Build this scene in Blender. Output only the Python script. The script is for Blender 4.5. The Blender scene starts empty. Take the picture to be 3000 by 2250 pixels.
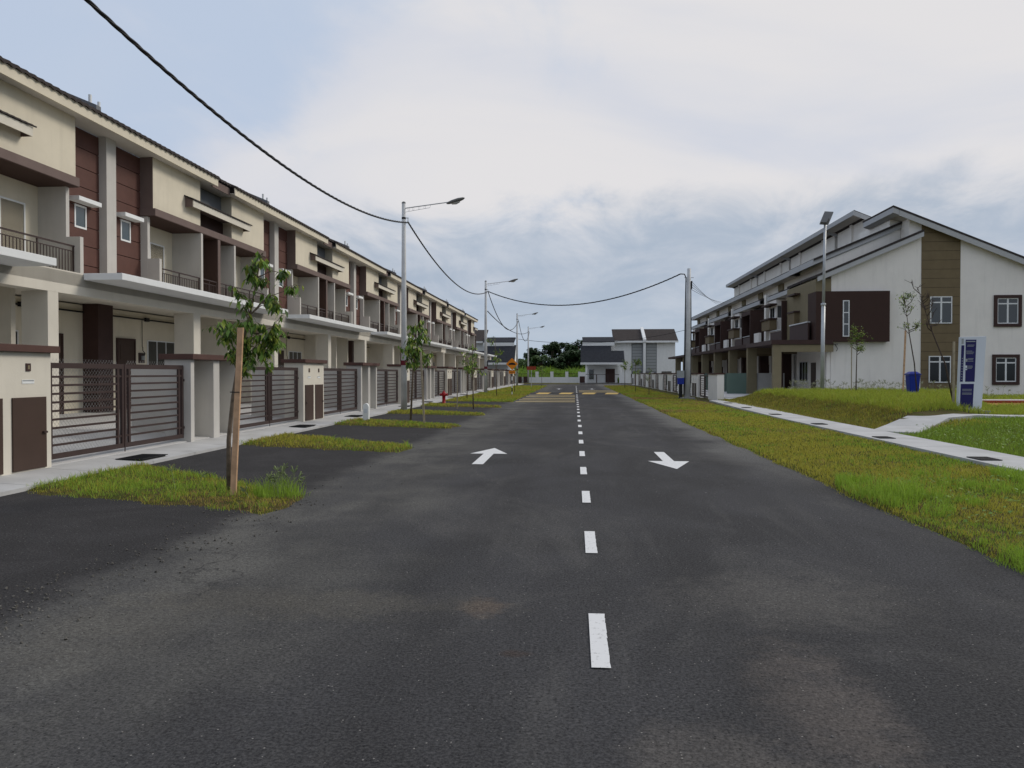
import bpy, math, random
import numpy as np
from mathutils import Vector, noise as mnoise
random.seed(7); np.random.seed(7)
R = math.radians
scene = bpy.context.scene

# ------------------------------------------------------------------ camera
cam_d = bpy.data.cameras.new("camera"); cam = bpy.data.objects.new("camera", cam_d)
scene.collection.objects.link(cam); scene.camera = cam
cam.location = (0, 0, 1.6)
cam.rotation_euler = (R(90 - 0.81), 0, R(4.68))
cam_d.sensor_width = 36; cam_d.lens = 27.03
cam_d.clip_start = 0.05; cam_d.clip_end = 3000

# ------------------------------------------------------------------ sky and sun
SUN_AZ, SUN_EL = R(62), R(34)          # azimuth from +Y towards +X
world = bpy.data.worlds.new("World"); scene.world = world; world.use_nodes = True
wt = world.node_tree; wt.nodes.clear()
def wn(t, **k):
    n = wt.nodes.new(t)
    for a, b in k.items(): setattr(n, a, b)
    return n
def wl(a, b): wt.links.new(a, b)
def wmath(op, a, b=None, clamp=False):
    n = wn('ShaderNodeMath', operation=op, use_clamp=clamp)
    for i, v in enumerate((a, b)):
        if v is None: continue
        if isinstance(v, (int, float)): n.inputs[i].default_value = v
        else: wl(v, n.inputs[i])
    return n.outputs[0]
def wramp(fac, stops, interp='EASE'):
    n = wn('ShaderNodeValToRGB'); n.color_ramp.interpolation = interp
    el = n.color_ramp.elements
    while len(el) < len(stops): el.new(0.5)
    for e, (p, c) in zip(el, stops):
        e.position = p; e.color = (c, c, c, 1) if isinstance(c, (int, float)) else (*c, 1)
    wl(fac, n.inputs[0]); return n.outputs[0]
def wmix(f, a, b):
    n = wn('ShaderNodeMix', data_type='RGBA')
    for s, v in ((n.inputs[0], f), (n.inputs[6], a), (n.inputs[7], b)):
        if isinstance(v, (int, float)): s.default_value = v
        elif isinstance(v, tuple): s.default_value = (*v, 1)
        else: wl(v, s)
    return n.outputs[2]
tc = wn('ShaderNodeTexCoord'); sep = wn('ShaderNodeSeparateXYZ'); wl(tc.outputs['Generated'], sep.inputs[0])
X_, Y_, Z_ = sep.outputs
zc = wmath('ADD', wmath('MAXIMUM', Z_, 0.0), 0.16)
comb = wn('ShaderNodeCombineXYZ'); wl(wmath('DIVIDE', X_, zc), comb.inputs[0]); wl(wmath('DIVIDE', Y_, zc), comb.inputs[1])
def wnoise(scale, detail, rough=0.55, dist=0.0, off=(0, 0, 0), sc=(1, 1, 1)):
    m = wn('ShaderNodeMapping'); wl(comb.outputs[0], m.inputs[0]); m.inputs[1].default_value = off; m.inputs[3].default_value = sc
    n = wn('ShaderNodeTexNoise'); wl(m.outputs[0], n.inputs['Vector'])
    n.inputs['Scale'].default_value = scale; n.inputs['Detail'].default_value = detail
    n.inputs['Roughness'].default_value = rough; n.inputs['Distortion'].default_value = dist
    return n.outputs[0]
sky = wn('ShaderNodeTexSky', sky_type='NISHITA', sun_disc=False)
sky.sun_elevation = SUN_EL; sky.sun_rotation = SUN_AZ; sky.air_density = 1.2; sky.dust_density = 2.0; sky.ozone_density = 1.5
big = wnoise(0.75, 7, 0.52, 0.25, (3.1, 1.7, 0))
fine = wnoise(2.4, 9, 0.62, 0.5, (7.7, 2.2, 0), (1, 0.55, 1))
wisp = wnoise(0.9, 7, 0.5, 0.7, (1.2, 9.4, 0), (0.55, 1.2, 1))
# thin blue left-hand upper part, closed pale deck elsewhere
azm = wmath('DIVIDE', X_, wmath('MAXIMUM', Y_, 0.05))
left = wmath('MULTIPLY', wmath('ADD', azm, 0.12), 0.55)
deck = wmath('ADD', wmath('ADD', big, left), wmath('MULTIPLY', wmath('SUBTRACT', fine, 0.5), 0.35))
deckm = wramp(deck, [(0.26, 0.25), (0.46, 1.0)])
# nishita blue, milky with high haze
blue = wmix(0.9, sky.outputs[0], (4.5, 5.5, 7.1))
pale_a = (5.8, 6.1, 6.9); pale_b = (7.1, 6.98, 7.1)
pale = wmix(wramp(wmath('ADD', wmath('MULTIPLY', wisp, 0.8), wmath('MULTIPLY', azm, 0.10)), [(0.27, 0.0), (0.46, 1.0)]), pale_a, pale_b)
c1 = wmix(deckm, blue, pale)
# slate-blue bank low on the horizon with a ragged upper edge
edge = wmath('ADD', Z_, wmath('ADD', wmath('MULTIPLY', wmath('SUBTRACT', fine, 0.5), 0.16), wmath('MULTIPLY', wmath('SUBTRACT', big, 0.5), 0.10)))
edge2 = wmath('ADD', edge, wmath('MULTIPLY', wmath('ABSOLUTE', wmath('SUBTRACT', azm, -0.02)), -0.03))
bank = wramp(edge2, [(0.14, 1.0), (0.225, 0.0)])
bankc = wmix(wramp(wmath('ADD', wmath('MULTIPLY', fine, 0.7), wmath('MULTIPLY', wisp, 0.3)), [(0.38, 0.0), (0.62, 1.0)]), (3.7, 4.4, 5.4), (5.0, 5.45, 6.2))
bankc = wmix(wramp(Z_, [(0.0, 1.0), (0.13, 0.0)]), bankc, (4.1, 4.9, 5.9))
c2 = wmix(wmath('MULTIPLY', bank, 0.95), c1, bankc)
below = wramp(Z_, [(0.0, 1.0), (0.01, 0.0)])
c3 = wmix(wmath('MULTIPLY', wramp(wmath('MULTIPLY', Z_, -1.0), [(0.0, 0.0), (0.03, 1.0)]), 1.0), c2, (1.2, 1.25, 1.2))
bg = wn('ShaderNodeBackground'); wl(c3, bg.inputs[0]); bg.inputs[1].default_value = 0.10
wo = wn('ShaderNodeOutputWorld'); wl(bg.outputs[0], wo.inputs[0])
world.cycles.sampling_method = 'MANUAL'; world.cycles.sample_map_resolution = 512

sd = bpy.data.lights.new("sun", 'SUN'); so = bpy.data.objects.new("sun", sd); scene.collection.objects.link(so)
sd.energy = 1.6; sd.angle = R(18); sd.color = (1.0, 0.93, 0.82)
sdir = Vector((math.sin(SUN_AZ) * math.cos(SUN_EL), math.cos(SUN_AZ) * math.cos(SUN_EL), math.sin(SUN_EL)))
so.rotation_euler = (-sdir).to_track_quat('-Z', 'Y').to_euler()
scene.view_settings.view_transform = 'Standard'; scene.view_settings.look = 'None'
scene.view_settings.exposure = 0.10; scene.view_settings.gamma = 1.0
scene.cycles.max_bounces = 6

# ------------------------------------------------------------------ materials
def mat(name, col, rough=0.8, metal=0.0, var=0.0, vscale=1.0, bump=0.0, bscale=60.0, stain=0.0, stain_col=None, spec=0.22, streak=0.00, trans=0.0):
    m = bpy.data.materials.new(name); m.use_nodes = True; t = m.node_tree; b = t.nodes['Principled BSDF']
    b.inputs['Base Color'].default_value = (*col, 1); b.inputs['Roughness'].default_value = rough
    b.inputs['Metallic'].default_value = metal; b.inputs['Specular IOR Level'].default_value = spec
    geo = t.nodes.new('ShaderNodeNewGeometry')
    out = None
    def nz(scale, detail=5, vec=None, rg=0.55):
        n = t.nodes.new('ShaderNodeTexNoise'); n.inputs['Scale'].default_value = scale; n.inputs['Detail'].default_value = detail
        n.inputs['Roughness'].default_value = rg
        t.links.new(vec or geo.outputs['Position'], n.inputs['Vector']); return n.outputs[0]
    def rmp(f, stops):
        r = t.nodes.new('ShaderNodeValToRGB'); e = r.color_ramp.elements
        e[0].position, e[1].position = stops[0][0], stops[1][0]
        e[0].color = (*[stops[0][1]] * 3, 1); e[1].color = (*[stops[1][1]] * 3, 1)
        t.links.new(f, r.inputs[0]); return r.outputs[0]
    def mix(f, a, c, bt='MIX'):
        n = t.nodes.new('ShaderNodeMix'); n.data_type = 'RGBA'; n.blend_type = bt
        for s, v in ((n.inputs[0], f), (n.inputs[6], a), (n.inputs[7], c)):
            if isinstance(v, (int, float)): s.default_value = v
            elif isinstance(v, tuple): s.default_value = (*v, 1)
            else: t.links.new(v, s)
        return n.outputs[2]
    if var or stain or streak:
        cur = tuple(col)
        if var:
            f = rmp(nz(vscale), [(0.3, 0.0), (0.7, 1.0)])
            cur = mix(f, tuple(c * (1 - var) for c in col), tuple(min(1, c * (1 + var)) for c in col))
        if streak:
            mp = t.nodes.new('ShaderNodeMapping'); t.links.new(geo.outputs['Position'], mp.inputs[0]); mp.inputs[3].default_value = (3, 3, 0.35)
            f = rmp(nz(1.6, 6, mp.outputs[0]), [(0.52, 0.0), (0.75, streak)])
            cur = mix(f, cur, tuple(c * 0.62 for c in col))
        if stain:
            f = rmp(nz(0.7, 8, None, 0.68), [(0.55, 0.0), (0.72, stain)])
            cur = mix(f, cur, stain_col or tuple(c * 0.6 for c in col))
        t.links.new(cur, b.inputs['Base Color'])
    if bump:
        bn = t.nodes.new('ShaderNodeBump'); bn.inputs['Strength'].default_value = bump; bn.inputs['Distance'].default_value = 0.02
        t.links.new(nz(bscale, 4), bn.inputs['Height']); t.links.new(bn.outputs[0], b.inputs['Normal'])
    return m

M = {}
M['cream'] = mat('cream_plaster', (0.66, 0.605, 0.49), 0.9, var=0.05, vscale=1.3, bump=0.12, bscale=35, streak=0.17, stain=0.12)
M['cream2'] = mat('pale_cream_plaster', (0.63, 0.595, 0.52), 0.9, var=0.05, vscale=1.5, bump=0.1, bscale=35, streak=0.15)
M['fin'] = mat('shade_grey_plaster', (0.50, 0.485, 0.46), 0.9, var=0.05, vscale=1.7, bump=0.1, bscale=35, streak=0.15)  # cream paint greyed, with the shade of the fin sides put into the colour
M['white'] = mat('white_paint', (0.74, 0.76, 0.77), 0.75, var=0.04, vscale=2.5, bump=0.06, bscale=30, streak=0.11)
M['clad'] = mat('brown_board', (0.100, 0.047, 0.038), 0.65, var=0.10, vscale=2.0, bump=0.15, bscale=50, stain=0.15)
M['brown'] = mat('dark_brown_paint', (0.055, 0.030, 0.027), 0.6, var=0.12, vscale=2.5, bump=0.08, bscale=30)
M['taupe'] = mat('taupe_paint', (0.155, 0.115, 0.105), 0.8, var=0.07, vscale=2.0, bump=0.08, bscale=30, streak=0.10)
M['slate'] = mat('slate_grey_paint', (0.17, 0.18, 0.195), 0.85, var=0.06, vscale=2)
M['soffit'] = mat('soffit_board', (0.52, 0.50, 0.46), 0.85, var=0.04)
M['metal'] = mat('brown_steel', (0.050, 0.033, 0.031), 0.45, metal=0.0, var=0.1, vscale=4)
M['door'] = mat('brown_door', (0.060, 0.038, 0.030), 0.5, var=0.08, vscale=3)
M['floor'] = mat('porch_concrete', (0.52, 0.52, 0.52), 0.7, var=0.06, vscale=1.2)
M['pave'] = mat('pavement_concrete', (0.44, 0.445, 0.45), 0.85, var=0.12, vscale=1.1, bump=0.15, bscale=25, stain=0.45, stain_col=(0.27, 0.26, 0.24))
M['kerbc'] = mat('kerb_concrete', (0.25, 0.25, 0.25), 0.9, var=0.2, vscale=2.2, bump=0.25, bscale=18, stain=0.4, stain_col=(0.13, 0.125, 0.11))
M['black'] = mat('black_rubber', (0.012, 0.012, 0.014), 0.5)
M['grate'] = mat('iron_grate', (0.018, 0.018, 0.02), 0.7, var=0.2, vscale=9)
M['galv'] = mat('grey_pole', (0.52, 0.53, 0.54), 0.6, var=0.12, vscale=2.2, streak=0.21)
M['galv2'] = mat('bright_pole', (0.46, 0.48, 0.50), 0.4, metal=0.3, var=0.08, vscale=3)
M['lamp'] = mat('lamp_housing', (0.17, 0.17, 0.17), 0.5, var=0.1)
M['lens'] = mat('lamp_lens', (0.45, 0.45, 0.43), 0.2)
M['red'] = mat('red_paint', (0.30, 0.012, 0.018), 0.4, var=0.12, vscale=8)
M['maroon'] = mat('maroon_band', (0.12, 0.012, 0.022), 0.6)
M['orange'] = mat('orange_sign', (0.78, 0.25, 0.015), 0.5, var=0.05)
M['blue'] = mat('blue_plastic', (0.012, 0.030, 0.27), 0.35, var=0.08, vscale=5, stain=0.25, stain_col=(0.05, 0.09, 0.3))
M['navy'] = mat('navy_panel', (0.018, 0.016, 0.095), 0.35, var=0.05)
M['signw'] = mat('sign_white', (0.60, 0.64, 0.70), 0.45, var=0.03)
M['wood'] = mat('timber_stake', (0.52, 0.33, 0.20), 0.8, var=0.2, vscale=9, bump=0.2, bscale=50)
M['wood2'] = mat('pale_stake', (0.33, 0.28, 0.20), 0.85, var=0.2, vscale=9)
M['bark'] = mat('young_bark', (0.15, 0.115, 0.085), 0.9, var=0.35, vscale=14, bump=0.4, bscale=60)
M['twig'] = mat('dry_twig', (0.075, 0.055, 0.045), 0.9, var=0.2, vscale=20)
M['tan'] = mat('tan_board', (0.175, 0.135, 0.078), 0.75, var=0.07, vscale=2, bump=0.1, bscale=40, streak=0.10)
M['tanl'] = mat('olive_tan_paint', (0.22, 0.185, 0.115), 0.8, var=0.06, vscale=2, streak=0.10)
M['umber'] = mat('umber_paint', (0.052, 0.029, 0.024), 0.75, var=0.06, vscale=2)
M['wallw'] = mat('white_plaster', (0.84, 0.81, 0.765), 0.9, var=0.035, vscale=0.9, bump=0.08, bscale=30, streak=0.19, stain=0.08)
M['fasc'] = mat('grey_fascia', (0.44, 0.45, 0.46), 0.7, var=0.04)
M['steel'] = mat('galvanised_pipe', (0.5, 0.5, 0.5), 0.35, metal=0.6)
M['glassgreen'] = mat('green_glass_panel', (0.13, 0.19, 0.16), 0.15, var=0.05)
M['yellow'] = mat('yellow_thermoplastic', (0.55, 0.38, 0.12), 0.8, var=0.2, vscale=6)
M['redk'] = mat('red_kerb_paint', (0.30, 0.055, 0.03), 0.8, var=0.15, vscale=4)
M['orak'] = mat('orange_kerb_paint', (0.34, 0.17, 0.03), 0.8, var=0.25, vscale=3)
M['boxgrey'] = mat('grey_box', (0.30, 0.32, 0.33), 0.5)

def glass(name, col, rough=0.08):
    m = bpy.data.materials.new(name); m.use_nodes = True; b = m.node_tree.nodes['Principled BSDF']
    b.inputs['Base Color'].default_value = (*col, 1); b.inputs['Roughness'].default_value = rough
    b.inputs['Specular IOR Level'].default_value = 0.9
    return m
M['glass'] = glass('dark_window_glass', (0.018, 0.022, 0.024))
M['glassd'] = glass('black_window_glass', (0.008, 0.010, 0.010)); M['glassd'].node_tree.nodes['Principled BSDF'].inputs['Specular IOR Level'].default_value = 0.35
M['glassb'] = glass('bronze_window_glass', (0.075, 0.066, 0.048), 0.15)
M['glassc'] = glass('blue_grey_glass', (0.035, 0.055, 0.062), 0.1)

def tile_mat(name, col, su=3.4, sv=3.0):
    m = mat(name, col, 0.9, var=0.22, vscale=3.5, bump=0.3, bscale=20, spec=0.08)
    return m
M['tile'] = tile_mat('roof_tile', (0.055, 0.048, 0.047))
M['tileb'] = tile_mat('blue_grey_roof_tile', (0.034, 0.037, 0.045))

def asphalt(name, base, dusty=1.0):
    m = bpy.data.materials.new(name); m.use_nodes = True; t = m.node_tree; b = t.nodes['Principled BSDF']
    L = t.links.new
    geo = t.nodes.new('ShaderNodeNewGeometry'); P = geo.outputs['Position']
    sp = t.nodes.new('ShaderNodeSeparateXYZ'); L(P, sp.inputs[0])
    def nz(scale, detail, vec=P, rg=0.6, dist=0.0):
        n = t.nodes.new('ShaderNodeTexNoise'); n.inputs['Scale'].default_value = scale; n.inputs['Detail'].default_value = detail
        n.inputs['Roughness'].default_value = rg; n.inputs['Distortion'].default_value = dist; L(vec, n.inputs['Vector']); return n.outputs[0]
    def mp(s, o=(0, 0, 0)):
        n = t.nodes.new('ShaderNodeMapping'); L(P, n.inputs[0]); n.inputs[3].default_value = s; n.inputs[1].default_value = o; return n.outputs[0]
    def mth(op, a, c=None, clamp=False):
        n = t.nodes.new('ShaderNodeMath'); n.operation = op; n.use_clamp = clamp
        for i, v in enumerate((a, c)):
            if v is None: continue
            if isinstance(v, (int, float)): n.inputs[i].default_value = v
            else: L(v, n.inputs[i])
        return n.outputs[0]
    def rng(v, a, c, lo=0.0, hi=1.0):
        n = t.nodes.new('ShaderNodeMapRange'); n.interpolation_type = 'SMOOTHSTEP'
        L(v, n.inputs[0]); n.inputs[1].default_value = a; n.inputs[2].default_value = c; n.inputs[3].default_value = lo; n.inputs[4].default_value = hi
        return n.outputs[0]
    def mix(f, a, c, bt='MIX'):
        n = t.nodes.new('ShaderNodeMix'); n.data_type = 'RGBA'; n.blend_type = bt
        for s, v in ((n.inputs[0], f), (n.inputs[6], a), (n.inputs[7], c)):
            if isinstance(v, (int, float)): s.default_value = v
            elif isinstance(v, tuple): s.default_value = (*v, 1)
            else: L(v, s)
        return n.outputs[2]
    bl = tuple(c * 0.78 for c in base); bh = tuple(c * 1.28 for c in base)
    cur = mix(rng(nz(0.55, 6, mp((1, 0.6, 1)), 0.6, 0.6), 0.38, 0.62), bl, bh)
    # dust patches and tyre-swept bands
    d1 = rng(nz(0.5, 8, mp((1.0, 0.5, 1), (4, 2, 0)), 0.68, 1.2), 0.48, 0.70, 0.0, 0.52 * dusty)
    cur = mix(d1, cur, (0.155, 0.152, 0.147))
    if dusty > 0.5:
        warp = mth('MULTIPLY', mth('SUBTRACT', nz(0.35, 5), 0.5), 3.2)
        xl = mth('ADD', sp.outputs[0], warp)
        lb = mth('MULTIPLY', rng(xl, -4.6, -3.2), rng(xl, -2.9, -1.2, 1.0, 0.0))
        cur = mix(mth('MULTIPLY', lb, mth('ADD', rng(nz(0.8, 7, mp((1, .7, 1), (5, 5, 5)), .65), .38, .62, .25, .95), 0.0)), cur, (0.185, 0.182, 0.168))
        rb = mth('MULTIPLY', rng(xl, 2.4, 3.5), rng(sp.outputs[1], 9, 18))
        cur = mix(mth('MULTIPLY', rb, 0.75), cur, (0.25, 0.25, 0.24))
        sw = rng(nz(1.1, 7, mp((2.2, 0.20, 1), (1, 7, 0)), 0.6), 0.54, 0.72, 0.0, 0.35)
        cur = mix(sw, cur, (0.15, 0.148, 0.145))
        for (px, py, rx, ry, a, c) in ((-0.62, 5.2, 0.16, 0.22, 0.75, (0.20, 0.145, 0.105)), (1.2, 3.75, 0.32, 0.9, 0.50, (0.23, 0.195, 0.17)), (0.55, 3.2, 0.35, 0.35, 0.45, (0.21, 0.19, 0.17)), (-0.35, 4.35, 0.10, 0.06, 0.8, (0.06, 0.035, 0.025)), (0.95, 3.0, 0.25, 0.3, 0.6, (0.2, 0.18, 0.165)),
                                       (1.5, 5.6, 0.9, 0.7, 0.50, (0.19, 0.18, 0.165)), (-1.9, 5.2, 1.3, 0.35, 0.45, (0.19, 0.175, 0.14)), (-2.9, 4.6, 0.5, 0.8, 0.5, (0.19, 0.18, 0.155)), (0.25, 9.0, 0.8, 2.2, -0.0, (0.1, 0.1, 0.1))):
            if a <= 0: continue
            dx = mth('DIVIDE', mth('SUBTRACT', sp.outputs[0], px), rx); dy = mth('DIVIDE', mth('SUBTRACT', sp.outputs[1], py), ry)
            r2 = mth('ADD', mth('ADD', mth('MULTIPLY', dx, dx), mth('MULTIPLY', dy, dy)), mth('MULTIPLY', mth('SUBTRACT', nz(4.5, 9, P, 0.72), 0.5), 4.2))
            cur = mix(rng(r2, -0.2, 1.6, a, 0.0), cur, c)
    if dusty > 0.5:
        ax = mth('ADD', sp.outputs[0], mth('ADD', mth('MULTIPLY', mth('SUBTRACT', nz(0.9, 6), 0.5), 0.9), mth('MULTIPLY', mth('SUBTRACT', nz(9, 6), 0.5), 0.35)))
        am = mth('MULTIPLY', rng(ax, -3.95, -3.45, 1.0, 0.0), rng(sp.outputs[1], 97.6, 98.4, 1.0, 0.0))
        apr = mix(rng(nz(0.9, 7, mp((1, 1, 1), (3, 3, 3)), 0.65, 0.8), 0.40, 0.68), (0.024, 0.023, 0.026), (0.047, 0.045, 0.049))
        cur = mix(am, cur, apr)
        med = nz(26, 7, P, 0.78)
        cur = mix(rng(med, 0.38, 0.60, 0.75, 0.0), cur, mix(0.6, cur, (0.006, 0.006, 0.007)))
        cur = mix(rng(med, 0.55, 0.75, 0.0, 0.22), cur, (0.20, 0.195, 0.185))
    if dusty > 0.5:
        # polished wheel lanes and hairline cracks
        for wx in (-2.35, -0.95, 0.95, 2.35):
            wv = mth('ABSOLUTE', mth('SUBTRACT', mth('ADD', sp.outputs[0], mth('MULTIPLY', mth('SUBTRACT', nz(0.25, 3), 0.5), 0.8)), wx))
            cur = mix(rng(wv, 0.05, 0.42, 0.26, 0.0), cur, (0.024, 0.024, 0.027))
        vc = t.nodes.new('ShaderNodeTexVoronoi'); vc.feature = 'DISTANCE_TO_EDGE'; vc.inputs['Scale'].default_value = 0.33
        wv_ = t.nodes.new('ShaderNodeVectorMath'); wv_.operation = 'ADD'; L(P, wv_.inputs[0])
        nn = t.nodes.new('ShaderNodeTexNoise'); nn.inputs['Scale'].default_value = 1.7; nn.inputs['Detail'].default_value = 7; L(P, nn.inputs['Vector']); L(nn.outputs['Color'], wv_.inputs[1]); L(wv_.outputs[0], vc.inputs['Vector'])
        ck = mth('MULTIPLY', rng(vc.outputs['Distance'], 0.0, 0.0045, 1.0, 0.0), rng(nz(0.4, 3), 0.52, 0.60))
        cur = mix(mth('MULTIPLY', ck, 0.7), cur, (0.015, 0.015, 0.016))
    # aggregate
    ag = nz(58, 5, P, 0.8)
    cur = mix(rng(ag, 0.35, 0.66, 0.0, 0.75), mix(0.55, cur, (0.012, 0.012, 0.013)), mix(0.17, cur, (0.36, 0.35, 0.34)))
    vo = t.nodes.new('ShaderNodeTexVoronoi'); vo.inputs['Scale'].default_value = 47; L(P, vo.inputs['Vector'])
    sx = t.nodes.new('ShaderNodeSeparateColor'); L(vo.outputs['Color'], sx.inputs[0])
    st = mth('MULTIPLY', rng(vo.outputs['Distance'], 0.16, 0.24, 1.0, 0.0), rng(sx.outputs[0], 0.955, 0.97))
    cur = mix(mth('MULTIPLY', st, 0.75), cur, (0.34, 0.33, 0.31))
    st2 = mth('MULTIPLY', rng(vo.outputs['Distance'], 0.2, 0.3, 1.0, 0.0), rng(sx.outputs[1], 0.90, 0.93))
    cur = mix(mth('MULTIPLY', st2, 0.85), cur, (0.012, 0.012, 0.013))
    L(cur, b.inputs['Base Color']); b.inputs['Roughness'].default_value = 0.95; b.inputs['Specular IOR Level'].default_value = 0.10
    bn = t.nodes.new('ShaderNodeBump'); bn.inputs['Strength'].default_value = 0.55; bn.inputs['Distance'].default_value = 0.012
    L(nz(55, 5, P, 0.75), bn.inputs['Height']); L(bn.outputs[0], b.inputs['Normal'])
    return m
M['road'] = asphalt('asphalt_road', (0.051, 0.052, 0.058))
M['apron'] = asphalt('fresh_asphalt', (0.034, 0.033, 0.037), 0.30)

def paint_mark(name, col):
    m = bpy.data.materials.new(name); m.use_nodes = True; t = m.node_tree; b = t.nodes['Principled BSDF']; L = t.links.new
    geo = t.nodes.new('ShaderNodeNewGeometry')
    n = t.nodes.new('ShaderNodeTexNoise'); n.inputs['Scale'].default_value = 28; n.inputs['Detail'].default_value = 6; n.inputs['Roughness'].default_value = 0.75
    L(geo.outputs['Position'], n.inputs['Vector'])
    r = t.nodes.new('ShaderNodeMapRange'); L(n.outputs[0], r.inputs[0]); r.inputs[1].default_value = 0.56; r.inputs[2].default_value = 0.70
    x = t.nodes.new('ShaderNodeMix'); x.data_type = 'RGBA'; L(r.outputs[0], x.inputs[0]); x.inputs[6].default_value = (*col, 1); x.inputs[7].default_value = (0.22, 0.22, 0.22, 1)
    L(x.outputs[2], b.inputs['Base Color']); b.inputs['Roughness'].default_value = 0.75
    return m
M['mark'] = paint_mark('road_paint_white', (0.66, 0.67, 0.68))
M['marky'] = paint_mark('road_paint_yellow', (0.62, 0.48, 0.22))

def ground_mat():
    m = bpy.data.materials.new('turf_soil'); m.use_nodes = True; t = m.node_tree; b = t.nodes['Principled BSDF']; L = t.links.new
    geo = t.nodes.new('ShaderNodeNewGeometry')
    def nz(s, d, rg=0.6):
        n = t.nodes.new('ShaderNodeTexNoise'); n.inputs['Scale'].default_value = s; n.inputs['Detail'].default_value = d; n.inputs['Roughness'].default_value = rg
        L(geo.outputs['Position'], n.inputs['Vector']); return n.outputs[0]
    r = t.nodes.new('ShaderNodeValToRGB'); e = r.color_ramp.elements; e.new(0.5); e.new(0.62)
    for i, (p, c) in enumerate(((0.36, (0.060, 0.075, 0.016)), (0.46, (0.085, 0.085, 0.022)), (0.55, (0.100, 0.075, 0.035)), (0.66, (0.055, 0.080, 0.015)))):
        e[i].position = p; e[i].color = (*c, 1)
    L(nz(1.6, 9, 0.7), r.inputs[0])
    x = t.nodes.new('ShaderNodeMix'); x.data_type = 'RGBA'; x.blend_type = 'MULTIPLY'; x.inputs[0].default_value = 0.8
    r2 = t.nodes.new('ShaderNodeMapRange'); L(nz(40, 5, 0.7), r2.inputs[0]); r2.inputs[1].default_value = 0.3; r2.inputs[2].default_value = 0.7; r2.inputs[3].default_value = 0.45; r2.inputs[4].default_value = 1.4
    L(r.outputs[0], x.inputs[6]); cc = t.nodes.new('ShaderNodeCombineColor'); [L(r2.outputs[0], cc.inputs[i]) for i in range(3)]; L(cc.outputs[0], x.inputs[7])
    L(x.outputs[2], b.inputs['Base Color']); b.inputs['Roughness'].default_value = 0.95; b.inputs['Specular IOR Level'].default_value = 0.1
    bn = t.nodes.new('ShaderNodeBump'); bn.inputs['Strength'].default_value = 0.8; bn.inputs['Distance'].default_value = 0.05; L(nz(25, 6, 0.7), bn.inputs['Height']); L(bn.outputs[0], b.inputs['Normal'])
    return m
M['ground'] = ground_mat()

def leafy(name, rough=0.55, trans=0.35):
    """foliage with one colour per leaf or blade from the attribute Col"""
    m = bpy.data.materials.new(name); m.use_nodes = True; t = m.node_tree; b = t.nodes['Principled BSDF']; L = t.links.new
    a = t.nodes.new('ShaderNodeAttribute'); a.attribute_name = 'Col'
    L(a.outputs['Color'], b.inputs['Base Color']); b.inputs['Roughness'].default_value = rough; b.inputs['Specular IOR Level'].default_value = 0.25
    tr = t.nodes.new('ShaderNodeBsdfTranslucent'); L(a.outputs['Color'], tr.inputs[0])
    mx = t.nodes.new('ShaderNodeMixShader'); mx.inputs[0].default_value = trans
    L(b.outputs[0], mx.inputs[1]); L(tr.outputs[0], mx.inputs[2]); L(mx.outputs[0], t.nodes['Material Output'].inputs[0])
    return m
M['blade'] = leafy('grass_blade', 0.7, 0.3)
M['leaf'] = leafy('tree_leaf', 0.5, 0.3)

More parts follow.
